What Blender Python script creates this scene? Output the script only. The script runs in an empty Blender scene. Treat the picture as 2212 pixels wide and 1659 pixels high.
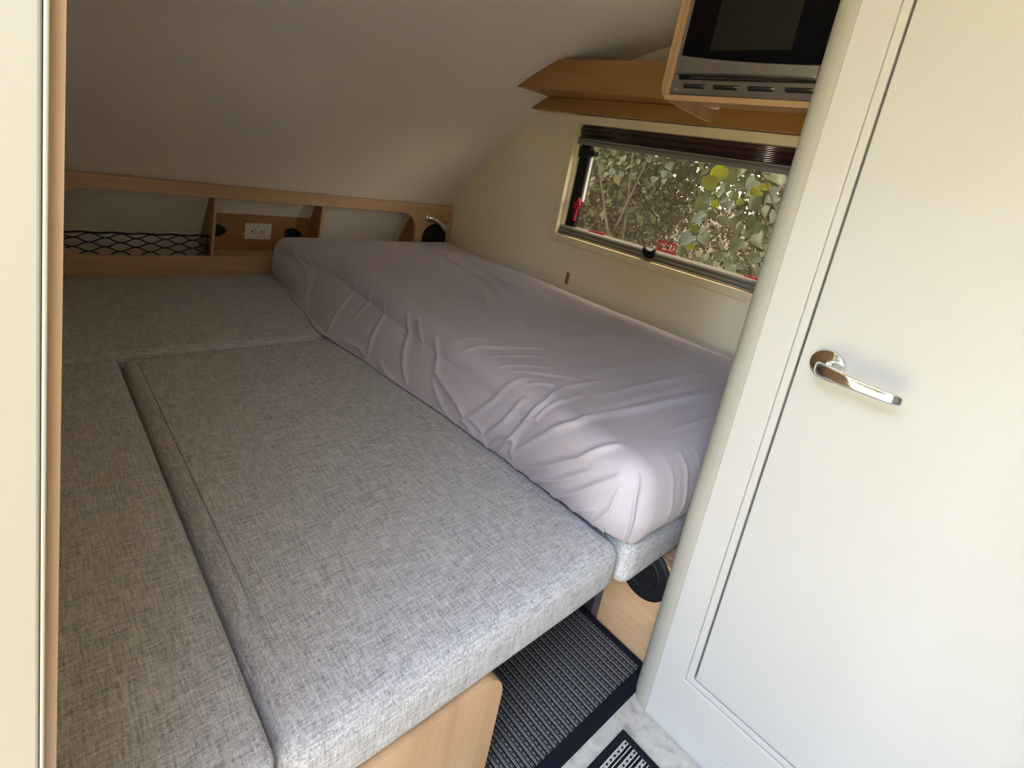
import bpy, bmesh, math, random
import numpy as np
from mathutils import Vector, Matrix

random.seed(7)
rng = np.random.default_rng(7)
sc = bpy.context.scene
col = sc.collection
PI = math.pi
H = 1.03            # height of the eye above the cabin floor; z values below are given from the eye

# ------------------------------------------------------------------ camera
cd = bpy.data.cameras.new('camera'); cam = bpy.data.objects.new('camera', cd); col.objects.link(cam)
R = ((0.664161, 0.27772, -0.69409), (0.724291, -0.009059, 0.689435), (0.185182, -0.960619, -0.207167))
cam.matrix_world = Matrix(((R[0][0], -R[0][1], -R[0][2], 0), (R[1][0], -R[1][1], -R[1][2], 0), (R[2][0], -R[2][1], -R[2][2], H), (0, 0, 0, 1)))
cd.sensor_fit = 'HORIZONTAL'; cd.sensor_width = 36
cd.lens = 36 * 1142 / 2212
cd.shift_x = (1106 - 1085) / 2212
cd.shift_y = (584 - 829.5) / 2212
cd.clip_start = 0.01; cd.clip_end = 200
sc.camera = cam

# ------------------------------------------------------------------ world, sun, exposure
w = bpy.data.worlds.new('world'); sc.world = w; w.use_nodes = True
nt = w.node_tree; bg = nt.nodes['Background']
sky = nt.nodes.new('ShaderNodeTexSky'); sky.sky_type = 'NISHITA'; sky.sun_disc = False
sky.sun_elevation = math.radians(72); sky.sun_rotation = math.radians(10)
sky.air_density = 1.0; sky.dust_density = 1.5; sky.ozone_density = 1.0
hz = nt.nodes.new('ShaderNodeMix'); hz.data_type = 'RGBA'; hz.inputs[0].default_value = 0.45      # thin white haze over the blue
bw0 = nt.nodes.new('ShaderNodeRGBToBW'); nt.links.new(sky.outputs[0], bw0.inputs[0])
nt.links.new(sky.outputs[0], hz.inputs[6]); nt.links.new(bw0.outputs[0], hz.inputs[7])
nt.links.new(hz.outputs[2], bg.inputs[0]); bg.inputs[1].default_value = 2.7
sl = bpy.data.lights.new('sun', 'SUN'); so = bpy.data.objects.new('sun', sl); col.objects.link(so)
sl.energy = 4.5; sl.angle = math.radians(0.6); sl.color = (1.0, 0.95, 0.86)
d = Vector((-0.10, -0.19, -1.0)).normalized()
so.rotation_euler = d.to_track_quat('-Z', 'Y').to_euler(); so.location = (0, 4, 12)
sc.view_settings.view_transform = 'Standard'; sc.view_settings.look = 'None'
sc.view_settings.exposure = 1.78; sc.view_settings.gamma = 1.0
sc.view_settings.use_curve_mapping = False
sc.cycles.max_bounces = 10; sc.cycles.diffuse_bounces = 6; sc.cycles.transparent_max_bounces = 16
sc.cycles.sample_clamp_indirect = 8.0
def portal(name, loc, rot, sx, sy):
    l = bpy.data.lights.new(name, 'AREA'); l.shape = 'RECTANGLE'; l.size = sx; l.size_y = sy
    l.cycles.is_portal = True
    o = bpy.data.objects.new(name, l); col.objects.link(o); o.location = loc; o.rotation_euler = rot
portal('door_portal', (0.049, -0.07, 0.82), (PI / 2, 0, 0), 0.62, 1.66)       # faces into the room (+y)
portal('window_portal', (-1.04, 1.90, H - 0.04), (-PI / 2, 0, 0), 0.94, 0.48)

# ------------------------------------------------------------------ materials
def new_mat(name):
    m = bpy.data.materials.new(name); m.use_nodes = True
    return m, m.node_tree, m.node_tree.nodes['Principled BSDF']
def N(t, typ, **k):
    n = t.nodes.new(typ)
    for a, v in k.items(): setattr(n, a, v)
    return n
def coords(t, scale=(1, 1, 1), rot=(0, 0, 0)):
    tc = N(t, 'ShaderNodeTexCoord'); mp = N(t, 'ShaderNodeMapping')
    mp.inputs['Scale'].default_value = scale; mp.inputs['Rotation'].default_value = rot
    t.links.new(tc.outputs['Object'], mp.inputs['Vector']); return mp.outputs[0]
def noise(t, vec, scale, detail=3, rough=0.5, dist=0.0):
    n = N(t, 'ShaderNodeTexNoise'); n.inputs['Scale'].default_value = scale
    n.inputs['Detail'].default_value = detail; n.inputs['Roughness'].default_value = rough; n.inputs['Distortion'].default_value = dist
    t.links.new(vec, n.inputs['Vector']); return n.outputs['Fac']
def ramp(t, fac, stops):
    r = N(t, 'ShaderNodeValToRGB'); e = r.color_ramp.elements
    while len(e) < len(stops): e.new(0.5)
    for i, (p, c) in enumerate(stops):
        e[i].position = p; e[i].color = (c[0], c[1], c[2], 1)
    t.links.new(fac, r.inputs[0]); return r.outputs[0]
def math_(t, op, a, b=None, clamp=False):
    n = N(t, 'ShaderNodeMath', operation=op); n.use_clamp = clamp
    for i, v in enumerate((a, b)):
        if v is None: continue
        if isinstance(v, (int, float)): n.inputs[i].default_value = v
        else: t.links.new(v, n.inputs[i])
    return n.outputs[0]
def bump(t, p, h, strength=0.2, dist=0.001):
    b = N(t, 'ShaderNodeBump'); b.inputs['Strength'].default_value = strength; b.inputs['Distance'].default_value = dist
    t.links.new(h, b.inputs['Height']); t.links.new(b.outputs[0], p.inputs['Normal'])
def plain(name, c, rough=0.5, metal=0.0, var=0.06, scale=12, spec=0.5, coat=0.0):
    m, t, p = new_mat(name)
    f = noise(t, coords(t), scale, 4)
    lo = tuple(max(0, x * (1 - var)) for x in c); hi = tuple(min(1, x * (1 + var)) for x in c)
    t.links.new(ramp(t, f, [(0.3, lo), (0.7, hi)]), p.inputs['Base Color'])
    p.inputs['Roughness'].default_value = rough; p.inputs['Metallic'].default_value = metal
    p.inputs['Specular IOR Level'].default_value = spec; p.inputs['Coat Weight'].default_value = coat
    return m
def wood(name, axis, dark=(0.44, 0.262, 0.135), light=(0.62, 0.405, 0.225), rough=0.38):
    m, t, p = new_mat(name)
    s = [14, 14, 14]; s[axis] = 1.3
    v = coords(t, tuple(s)); a = noise(t, v, 1.6, 5, 0.55, 0.6)
    s2 = [160, 160, 160]; s2[axis] = 5
    b = noise(t, coords(t, tuple(s2)), 1.0, 2, 0.6)
    f = math_(t, 'ADD', math_(t, 'MULTIPLY', a, 0.8), math_(t, 'MULTIPLY', b, 0.2))
    mid = tuple((x + y) / 2 for x, y in zip(dark, light))
    t.links.new(ramp(t, f, [(0.28, dark), (0.5, mid), (0.72, light)]), p.inputs['Base Color'])
    p.inputs['Roughness'].default_value = rough; bump(t, p, b, 0.05, 0.0005)
    return m
def fabric(name, dark, light, scale=1.0, cool=None):
    m, t, p = new_mat(name)
    n1 = noise(t, coords(t, (28 * scale, 330 * scale, 330 * scale)), 1, 3, 0.65)
    n2 = noise(t, coords(t, (330 * scale, 28 * scale, 330 * scale)), 1, 3, 0.65)
    n3 = noise(t, coords(t, (330 * scale, 330 * scale, 28 * scale)), 1, 3, 0.65)
    f = math_(t, 'MULTIPLY', math_(t, 'ADD', math_(t, 'ADD', n1, n2), n3), 0.3333)
    mid = tuple((a + b) / 2 for a, b in zip(dark, light))
    t.links.new(ramp(t, f, [(0.36, dark), (0.5, mid), (0.64, light)]), p.inputs['Base Color'])
    p.inputs['Roughness'].default_value = 0.92; p.inputs['Specular IOR Level'].default_value = 0.2
    bump(t, p, f, 0.5, 0.0015)
    return m
WX = wood('maple_grain_along', 0); WY = wood('maple_grain_across', 1); WZ = wood('maple_grain_upright', 2)
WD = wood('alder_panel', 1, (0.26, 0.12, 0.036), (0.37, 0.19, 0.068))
WDX = wood('alder_board', 0, (0.27, 0.125, 0.036), (0.38, 0.195, 0.065))
FAB = fabric('heather_grey_weave', scale=1.2, dark=(0.19, 0.186, 0.190), light=(0.70, 0.69, 0.695))
WHITE = plain('white_laminate', (0.47, 0.46, 0.435), 0.5, spec=0.35, var=0.012, scale=3)
WHITED = plain('white_door_laminate', (0.445, 0.44, 0.42), 0.55, spec=0.3, var=0.012, scale=4)
JAMB = plain('cream_jamb', (0.30, 0.270, 0.205), 0.6, var=0.02, scale=5, spec=0.3)
BLACK = plain('black_plastic', (0.007, 0.007, 0.009), 0.6, var=0.2, spec=0.25)
DARK = plain('dark_interior', (0.03, 0.03, 0.035), 0.8, var=0.2)
RED = plain('red_plastic', (0.42, 0.012, 0.03), 0.35, var=0.1)
STICK = plain('red_print', (0.75, 0.06, 0.06), 0.6, var=0.05)
CHROME = plain('chrome', (0.80, 0.80, 0.80), 0.06, 1.0, 0.01)
STEEL = plain('brushed_steel', (0.42, 0.40, 0.37), 0.30, 1.0, 0.05, 30)
ALU = plain('grey_aluminium', (0.30, 0.295, 0.27), 0.38, 0.6, 0.04)
IVORY = plain('ivory_plastic', (0.62, 0.58, 0.52), 0.4, var=0.02)
CAPW = plain('pale_cap', (0.75, 0.66, 0.55), 0.4, var=0.02)
TRIMC = plain('cream_window_trim', (0.76, 0.66, 0.44), 0.4, var=0.02)
MAROON = plain('maroon_blind', (0.035, 0.010, 0.012), 0.16, var=0.2, coat=1.0, spec=0.8)
BGLASS = plain('black_oven_glass', (0.003, 0.003, 0.004), 0.05, var=0.1, spec=0.12)
OWIN = plain('oven_window_mesh', (0.022, 0.021, 0.018), 0.2, var=0.05, spec=0.12)
BROWN = plain('brown_clip', (0.30, 0.15, 0.035), 0.6, var=0.05)
BARK = plain('bark', (0.10, 0.075, 0.055), 0.9, var=0.3, scale=25)
CORD = plain('black_cord', (0.008, 0.008, 0.009), 0.7, var=0.2)
CAVITY = plain('cavity_shade_black', (0.02, 0.02, 0.022), 0.7, var=0.2)  # shade inside the bench cavity, put into the colour

def wall_mat(name, c, sc_=1.0, along=0, var=0.055):
    m, t, p = new_mat(name)
    s = [260, 260, 260]; s[along] = 9
    a = noise(t, coords(t, tuple(s)), sc_, 3, 0.6); b = noise(t, coords(t), 2.5, 3)
    f = math_(t, 'ADD', math_(t, 'MULTIPLY', a, 0.7), math_(t, 'MULTIPLY', b, 0.3))
    t.links.new(ramp(t, f, [(0.3, tuple(x * (1 - var) for x in c)), (0.7, tuple(x * (1 + var) for x in c))]), p.inputs['Base Color'])
    p.inputs['Roughness'].default_value = 0.7; p.inputs['Specular IOR Level'].default_value = 0.3
    bump(t, p, a, 0.15, 0.0008); return m
WALL = wall_mat('cream_linen_wallboard', (0.80, 0.715, 0.53))
PILLAR = wall_mat('grey_linen_corner', (0.375, 0.36, 0.305), along=2)
CEIL = wall_mat('pale_headliner', (0.80, 0.745, 0.67), along=1, var=0.02)
SIDING = plain('outer_siding', (0.70, 0.70, 0.70), 0.5)

def floor_mat():
    m, t, p = new_mat('mottled_vinyl'); v = coords(t)
    a = noise(t, v, 22, 6, 0.65, 0.8); b = noise(t, v, 90, 4, 0.7)
    f = math_(t, 'ADD', math_(t, 'MULTIPLY', a, 0.6), math_(t, 'MULTIPLY', b, 0.4))
    t.links.new(ramp(t, f, [(0.33, (0.30, 0.28, 0.232)), (0.5, (0.50, 0.478, 0.425)), (0.66, (0.63, 0.605, 0.545))]), p.inputs['Base Color'])
    p.inputs['Roughness'].default_value = 0.55; return m
FLOOR = floor_mat()

def rug_mat(name, axis, period, bands, dots, base=(0.008, 0.009, 0.017), lite=(0.40, 0.39, 0.385), lite2=(0.15, 0.145, 0.14)):
    # woven stripes: 'bands' are the thin pale lines (start, end) and 'dots' the dotted band, in fractions of a period
    m, t, p = new_mat(name); v = coords(t)
    wob = noise(t, coords(t, (60, 60, 60)), 1, 2)
    sx = N(t, 'ShaderNodeSeparateXYZ'); t.links.new(v, sx.inputs[0])
    q = math_(t, 'ADD', sx.outputs[axis], math_(t, 'MULTIPLY', wob, 0.0009))
    ph = math_(t, 'FRACT', math_(t, 'MULTIPLY', q, 1.0 / period))
    def inside(a, b): return math_(t, 'MULTIPLY', math_(t, 'GREATER_THAN', ph, a), math_(t, 'LESS_THAN', ph, b))
    line = None
    for a, b in bands:
        s = inside(a, b); line = s if line is None else math_(t, 'ADD', line, s)
    dband = inside(*dots)
    o = math_(t, 'FRACT', math_(t, 'MULTIPLY', sx.outputs[1 - axis], 1.0 / (period * 0.62)))
    hole = math_(t, 'MULTIPLY', math_(t, 'MULTIPLY', math_(t, 'GREATER_THAN', o, 0.3), math_(t, 'LESS_THAN', o, 0.7)),
                 inside(dots[0] + (dots[1] - dots[0]) * 0.3, dots[0] + (dots[1] - dots[0]) * 0.85))
    dband = math_(t, 'SUBTRACT', dband, hole, True)
    def mix(f, a, b):
        n = N(t, 'ShaderNodeMix', data_type='RGBA'); t.links.new(f, n.inputs[0])
        for i, c in ((6, a), (7, b)):
            if isinstance(c, tuple): n.inputs[i].default_value = (*c, 1)
            else: t.links.new(c, n.inputs[i])
        return n.outputs[2]
    fl = noise(t, v, 500, 2, 0.7)
    pale = ramp(t, fl, [(0.3, tuple(x * 0.6 for x in lite)), (0.7, tuple(x * 1.3 for x in lite))])
    pale2 = ramp(t, fl, [(0.3, tuple(x * 0.5 for x in lite2)), (0.7, tuple(x * 1.5 for x in lite2))])
    c = mix(dband, base, pale2); c = mix(math_(t, 'MINIMUM', line, 1.0), c, pale)
    t.links.new(c, p.inputs['Base Color']); p.inputs['Roughness'].default_value = 0.95; p.inputs['Specular IOR Level'].default_value = 0.1
    bump(t, p, math_(t, 'ADD', line, dband), 0.6, 0.002); return m
RUG1 = rug_mat('striped_rug_weave', 1, 0.0159, [(0.05, 0.13), (0.24, 0.32)], (0.50, 0.80))
RUG2 = rug_mat('small_rug_weave', 0, 0.0195, [(0.08, 0.15), (0.42, 0.47), (0.80, 0.85)], (0.47, 0.80), lite=(0.72, 0.70, 0.58), lite2=(0.38, 0.37, 0.34))
BIND = plain('navy_rug_binding', (0.011, 0.012, 0.018), 0.95, var=0.35, scale=220, spec=0.1)

def sheet_mat():
    m, t, p = new_mat('lavender_cotton'); v = coords(t)
    a = noise(t, v, 5, 3); b = noise(t, v, 900, 2)
    t.links.new(ramp(t, a, [(0.3, (0.46, 0.415, 0.46)), (0.7, (0.51, 0.46, 0.505))]), p.inputs['Base Color'])
    p.inputs['Roughness'].default_value = 0.62; p.inputs['Sheen Weight'].default_value = 0.08; p.inputs['Specular IOR Level'].default_value = 0.3
    bump(t, p, b, 0.08, 0.0004); return m
SHEET = sheet_mat()

def pane_mat():
    m, t, p = new_mat('smoked_acrylic'); out = t.nodes['Material Output']; t.nodes.remove(p)
    tr = N(t, 'ShaderNodeBsdfTransparent'); tr.inputs[0].default_value = (0.50, 0.455, 0.375, 1)
    gl = N(t, 'ShaderNodeBsdfGlossy'); gl.inputs['Roughness'].default_value = 0.03
    v = coords(t); f = noise(t, v, 1.5, 2)
    mx = N(t, 'ShaderNodeMixShader')
    t.links.new(math_(t, 'ADD', math_(t, 'MULTIPLY', f, 0.04), 0.02), mx.inputs[0])
    t.links.new(tr.outputs[0], mx.inputs[1]); t.links.new(gl.outputs[0], mx.inputs[2])
    df = N(t, 'ShaderNodeBsdfTranslucent'); df.inputs[0].default_value = (0.62, 0.50, 0.36, 1)      # brownish veil mixed in for the reflected haze on the pane
    m2 = N(t, 'ShaderNodeMixShader'); t.links.new(math_(t, 'ADD', math_(t, 'MULTIPLY', noise(t, v, 4, 4), 0.016), 0.004), m2.inputs[0])
    t.links.new(mx.outputs[0], m2.inputs[1]); t.links.new(df.outputs[0], m2.inputs[2])
    t.links.new(m2.outputs[0], out.inputs[0]); return m
PANE = pane_mat()

def leaf_mat(name, c1, c2, trans=0.45, rough=0.4, tcol=None):
    m, t, p = new_mat(name); out = t.nodes['Material Output']
    oi = N(t, 'ShaderNodeObjectInfo'); g = N(t, 'ShaderNodeNewGeometry')
    f = math_(t, 'FRACT', math_(t, 'ADD', oi.outputs['Random'], g.outputs['Random Per Island']))
    c = ramp(t, f, [(0.1, c1), (0.9, c2)]); t.links.new(c, p.inputs['Base Color']); p.inputs['Roughness'].default_value = rough
    tl = N(t, 'ShaderNodeBsdfTranslucent')
    if tcol: tl.inputs[0].default_value = (*tcol, 1)
    else: t.links.new(c, tl.inputs[0])
    mx = N(t, 'ShaderNodeMixShader'); mx.inputs[0].default_value = trans
    t.links.new(p.outputs[0], mx.inputs[1]); t.links.new(tl.outputs[0], mx.inputs[2]); t.links.new(mx.outputs[0], out.inputs[0]); return m
LEAF = leaf_mat('round_leaf', (0.052, 0.068, 0.030), (0.095, 0.115, 0.052), 0.3, 0.25, (0.09, 0.11, 0.02))
LEAFY = leaf_mat('backlit_leaf', (0.06, 0.07, 0.02), (0.09, 0.10, 0.03), 0.6, 0.35, (0.24, 0.25, 0.008))
BUSH = leaf_mat('bush_leaf', (0.075, 0.062, 0.030), (0.21, 0.185, 0.080), 0.35, 0.38)
TREE = leaf_mat('tree_leaf', (0.05, 0.05, 0.016), (0.11, 0.105, 0.032), 0.4, 0.5)
TREE2 = leaf_mat('broad_bush_leaf', (0.075, 0.075, 0.036), (0.18, 0.18, 0.08), 0.3, 0.3)
GROUND = plain('dry_gravel_ground', (0.40, 0.325, 0.16), 0.95, var=0.3, scale=6, spec=0.1)

# ------------------------------------------------------------------ mesh helpers
WO = {}                       # world origin of every object made here
def tag(o, label=None, cat=None, group=None, kind=None):
    if label: o['label'] = label
    if cat: o['category'] = cat
    if group: o['group'] = group
    if kind: o['kind'] = kind
    return o
def empty(name, loc, label=None, cat=None, group=None, kind=None):
    o = bpy.data.objects.new(name, None); col.objects.link(o); o.empty_display_size = 0.05
    o.location = (loc[0], loc[1], loc[2] + H); WO[o] = Vector(o.location)
    return tag(o, label, cat, group, kind)
class MB:
    def __init__(s): s.v = []; s.f = []
    def add(s, verts, faces):
        n = len(s.v); s.v += [tuple(p) for p in verts]; s.f += [tuple(i + n for i in f) for f in faces]; return s
    def box(s, x0, x1, y0, y1, z0, z1):
        return s.add([(x0, y0, z0), (x1, y0, z0), (x1, y1, z0), (x0, y1, z0), (x0, y0, z1), (x1, y0, z1), (x1, y1, z1), (x0, y1, z1)],
                     [(0, 3, 2, 1), (4, 5, 6, 7), (0, 1, 5, 4), (1, 2, 6, 5), (2, 3, 7, 6), (3, 0, 4, 7)])
    def prism(s, poly, axis, a, b, holes=()):
        # poly in the plane normal to 'axis': axis 0 -> (y,z), 1 -> (x,z), 2 -> (x,y)
        def p3(q, h):
            return (h, q[0], q[1]) if axis == 0 else ((q[0], h, q[1]) if axis == 1 else (q[0], q[1], h))
        bm = bmesh.new(); es = []
        for lp in [poly] + list(holes):
            vs = [bm.verts.new(p3(q, a)) for q in lp]
            es += [bm.edges.new((vs[i], vs[(i + 1) % len(vs)])) for i in range(len(vs))]
        bmesh.ops.triangle_fill(bm, use_beauty=True, use_dissolve=False, edges=es)
        r = bmesh.ops.extrude_face_region(bm, geom=bm.faces[:])
        dv = [0, 0, 0]; dv[axis] = b - a
        bmesh.ops.translate(bm, vec=dv, verts=[g for g in r['geom'] if isinstance(g, bmesh.types.BMVert)])
        bmesh.ops.recalc_face_normals(bm, faces=bm.faces[:])
        bm.verts.index_update()
        s.add([v.co[:] for v in bm.verts], [[v.index for v in f.verts] for f in bm.faces]); bm.free(); return s
    def tube(s, pts, r, n=8, caps=True):
        pts = [Vector(p) for p in pts]; rings = []; up = None
        for i, p in enumerate(pts):
            d = (pts[min(i + 1, len(pts) - 1)] - pts[max(i - 1, 0)]).normalized()
            if up is None: up = d.orthogonal().normalized()
            up = (up - d * up.dot(d)); up = up.normalized() if up.length > 1e-6 else d.orthogonal().normalized()
            sd = d.cross(up); rr = r[i] if isinstance(r, (list, tuple)) else r
            rings.append([p + (up * math.cos(2 * PI * k / n) + sd * math.sin(2 * PI * k / n)) * rr for k in range(n)])
        vs = [v for rg in rings for v in rg]; fs = []
        for i in range(len(pts) - 1):
            for k in range(n):
                fs.append((i * n + k, i * n + (k + 1) % n, (i + 1) * n + (k + 1) % n, (i + 1) * n + k))
        if caps: fs += [tuple(range(n))[::-1], tuple(range((len(pts) - 1) * n, len(pts) * n))]
        return s.add(vs, fs)
    def lathe(s, base, axis, prof, n=28):
        # prof: (distance along axis, radius)
        ax = Vector(axis).normalized(); u = ax.orthogonal().normalized(); w_ = ax.cross(u); base = Vector(base); vs = []; fs = []
        for h, r in prof:
            vs += [base + ax * h + (u * math.cos(2 * PI * k / n) + w_ * math.sin(2 * PI * k / n)) * max(r, 1e-5) for k in range(n)]
        for i in range(len(prof) - 1):
            for k in range(n): fs.append((i * n + k, i * n + (k + 1) % n, (i + 1) * n + (k + 1) % n, (i + 1) * n + k))
        fs += [tuple(range(n))[::-1], tuple(range((len(prof) - 1) * n, len(prof) * n))]
        return s.add(vs, fs)
    def rbox(s, x0, x1, y0, y1, z0, z1, r, nx, ny, nz, bulge=0.0, noise_=0.0):
        # upholstered block: rounded edges, crowned top
        bm = bmesh.new(); cx, cy, cz = (x0 + x1) / 2, (y0 + y1) / 2, (z0 + z1) / 2; hx, hy, hz = (x1 - x0) / 2, (y1 - y0) / 2, (z1 - z0) / 2
        def lin(n, h):
            m = 5; inner = max(2, n - 2 * m); e = [h - r + r * math.sin(PI / 2 * k / m) for k in range(m + 1)]
            mid = [-(h - r) + 2 * (h - r) * k / inner for k in range(1, inner)]
            return [-q for q in reversed(e)] + mid + e
        X, Y, Z = lin(nx, hx), lin(ny, hy), lin(nz, hz)
        def pt(a, b, c):
            q = Vector((a, b, c)); k = Vector((max(-hx + r, min(hx - r, a)), max(-hy + r, min(hy - r, b)), max(-hz + r, min(hz - r, c))))
            dd = q - k; L = dd.length
            if L > 1e-9: q = k + dd * (r / L) if (abs(dd.x) > 1e-9) + (abs(dd.y) > 1e-9) + (abs(dd.z) > 1e-9) > 1 else q
            u, v = q.x / hx, q.y / hy
            if c > 0: q.z += bulge * (1 - u ** 4) * (1 - v ** 4)
            wv = q.z / hz
            q.x += math.copysign(bulge * 0.6, q.x) * abs(u) ** 6 * (1 - wv * wv) * (1 - v ** 4)
            q.y += math.copysign(bulge * 0.35, q.y) * abs(v) ** 6 * (1 - wv * wv) * (1 - u ** 4)
            return (q.x + cx, q.y + cy, q.z + cz)
        def grid(A, B, fn, flip):
            vs = [fn(a, b) for a in A for b in B]; nb = len(B); fs = []
            for i in range(len(A) - 1):
                for j in range(nb - 1):
                    q = (i * nb + j, (i + 1) * nb + j, (i + 1) * nb + j + 1, i * nb + j + 1)
                    fs.append(q[::-1] if flip else q)
            s.add(vs, fs)
        grid(X, Y, lambda a, b: pt(a, b, hz), False); grid(X, Y, lambda a, b: pt(a, b, -hz), True)
        grid(X, Z, lambda a, b: pt(a, hy, b), True); grid(X, Z, lambda a, b: pt(a, -hy, b), False)
        grid(Y, Z, lambda a, b: pt(hx, a, b), False); grid(Y, Z, lambda a, b: pt(-hx, a, b), True)
        bm.free(); s.weld = True; return s
    def build(s, name, mat, parent=None, smooth=False, bevel=0.0, base=True):
        v = np.array(s.v, dtype=float); v[:, 2] += H
        lo, hi = v.min(0), v.max(0)
        org = Vector(((lo[0] + hi[0]) / 2, (lo[1] + hi[1]) / 2, lo[2] if parent is None else (lo[2] + hi[2]) / 2))
        me = bpy.data.meshes.new(name); me.from_pydata([tuple(p) for p in (v - np.array(org))], [], s.f); me.update()
        o = bpy.data.objects.new(name, me); col.objects.link(o)
        if mat: me.materials.append(mat)
        if getattr(s, 'weld', False):
            bm = bmesh.new(); bm.from_mesh(me); bmesh.ops.remove_doubles(bm, verts=bm.verts[:], dist=1e-5)
            bmesh.ops.recalc_face_normals(bm, faces=bm.faces[:]); bm.to_mesh(me); bm.free()
        if smooth:
            for p in me.polygons: p.use_smooth = True
            if smooth == 'auto':
                me.set_sharp_from_angle(angle=math.radians(40))
        if bevel:
            b = o.modifiers.new('bevel', 'BEVEL'); b.width = bevel; b.segments = 3; b.limit_method = 'ANGLE'; b.angle_limit = math.radians(50)
        WO[o] = org
        if parent is None: o.location = org
        else: o.parent = parent; o.location = org - WO[parent]
        return o
def rrect(a0, a1, b0, b1, r, n=6, corners=(1, 1, 1, 1)):
    # corners order: (a0,b0) (a1,b0) (a1,b1) (a0,b1)
    out = []
    for k, (cx, cy, st) in enumerate(((a0 + r, b0 + r, PI), (a1 - r, b0 + r, 1.5 * PI), (a1 - r, b1 - r, 0), (a0 + r, b1 - r, 0.5 * PI))):
        if corners[k]:
            out += [(cx + r * math.cos(st + PI / 2 * i / n), cy + r * math.sin(st + PI / 2 * i / n)) for i in range(n + 1)]
        else:
            out.append(((a0, b0), (a1, b0), (a1, b1), (a0, b1))[k])
    return out
def circle(cx, cy, r, n=36): return [(cx + r * math.cos(2 * PI * k / n), cy + r * math.sin(2 * PI * k / n)) for k in range(n)]
def struct(o): o['kind'] = 'structure'; return o

# ------------------------------------------------------------------ the shell of the cabin
P0 = [(1.30, 0.40), (0.9, 0.58), (0.45, 0.665), (0.0, 0.685), (-0.45, 0.665), (-0.85, 0.61), (-1.167, 0.54), (-1.308, 0.499), (-1.45, 0.443), (-1.60, 0.372),
      (-1.72, 0.303), (-1.82, 0.240), (-1.909, 0.165), (-1.993, 0.084), (-2.085, -0.012), (-2.18, -0.112), (-2.27, -0.213), (-2.345, -0.315),
      (-2.40, -0.40), (-2.455, -0.50), (-2.50, -0.62), (-2.525, -0.78), (-2.53, -1.03)]
def catmull(P, n=5):
    out = []
    for i in range(len(P) - 1):
        p0, p1, p2, p3 = P[max(i - 1, 0)], P[i], P[i + 1], P[min(i + 2, len(P) - 1)]
        for k in range(n):
            t = k / n
            out.append(tuple(0.5 * (2 * p1[j] + (p2[j] - p0[j]) * t + (2 * p0[j] - 5 * p1[j] + 4 * p2[j] - p3[j]) * t * t + (3 * p1[j] - p0[j] - 3 * p2[j] + p3[j]) * t ** 3) for j in (0, 1)))
    return out + [P[-1]]
PROF = catmull(P0)
def prof_x(z):                 # x of the curved end at height z
    for (xa, za), (xb, zb) in zip(PROF, PROF[1:]):
        if xb < -0.3 and za >= z >= zb and za != zb: return xa + (xb - xa) * (za - z) / (za - zb)
    return -2.53
def shell(name, pts, mat, y0=-0.025, y1=1.862, th=0.035):
    m = MB(); n = len(pts); vs = []; 
    nrm = []
    for i in range(n):
        a = Vector(pts[max(i - 1, 0)]); b = Vector(pts[min(i + 1, n - 1)]); dd = (b - a).normalized(); nrm.append(Vector((dd.y, -dd.x)))
    for y in (y0, y1):
        for off in (0, th):
            vs += [(p[0] + q.x * off, y, p[1] + q.y * off) for p, q in zip(pts, nrm)]
    fs = []
    for i in range(n - 1):
        fs += [(i, i + 1, 2 * n + i + 1, 2 * n + i), (n + i, 3 * n + i, 3 * n + i + 1, n + i + 1), (i, n + i, n + i + 1, i + 1), (2 * n + i, 2 * n + i + 1, 3 * n + i + 1, 3 * n + i)]
    fs += [(0, 2 * n, 3 * n, n), (n - 1, 2 * n - 1, 4 * n - 1, 3 * n - 1)]
    m.add(vs, fs); m.weld = True
    return struct(m.build(name, mat, smooth='auto'))
isp = min(range(len(PROF)), key=lambda i: abs(PROF[i][0] + 1.45))
# make sure the outward side is away from the room
shell('ceiling', PROF[:isp + 1], CEIL, th=-0.035)
shell('wall_left', PROF[isp:], CEIL, th=-0.035)
OUT = PROF + [(1.30, -1.03)]
struct(MB().prism(OUT, 1, 1.80, 1.862, holes=[rrect(-1.518, -0.572, -0.286, 0.198, 0.01)]).build('wall_far', WALL))
XJ, XO = -0.27, 0.36             # jamb side and hinge side of the entry doorway
def prof_z(x):
    for (xa, za), (xb, zb_) in zip(PROF, PROF[1:]):
        if xa >= x >= xb and xa > xb: return za + (zb_ - za) * (xa - x) / (xa - xb)
LP = [p for p in PROF if p[0] < XJ - 0.005] + [(XJ - 0.002, -1.03), (XJ - 0.002, prof_z(XJ))]
struct(MB().prism(LP, 1, -0.045, 0.0140).build('wall_near', SIDING))
struct(MB().prism([p for p in PROF if p[0] > XO + 0.02] + [(XO + 0.02, prof_z(XO + 0.02)), (XO + 0.02, -1.03), (1.30, -1.03)], 1, -0.045, 0.019).build('wall_near', SIDING))
struct(MB().prism([p for p in PROF if XJ < p[0] < XO + 0.02] + [(XJ, prof_z(XJ)), (XJ, 0.62), (XO + 0.02, 0.62), (XO + 0.02, prof_z(XO + 0.02))], 1, -0.045, 0.019).build('wall_near', SIDING))
struct(MB().box(1.30, 1.34, -0.045, 1.862, -1.03, 0.42).build('wall_right', WHITE))
struct(MB().box(-2.57, 1.34, -0.045, 1.862, -1.09, -1.03).build('floor', FLOOR))
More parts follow.
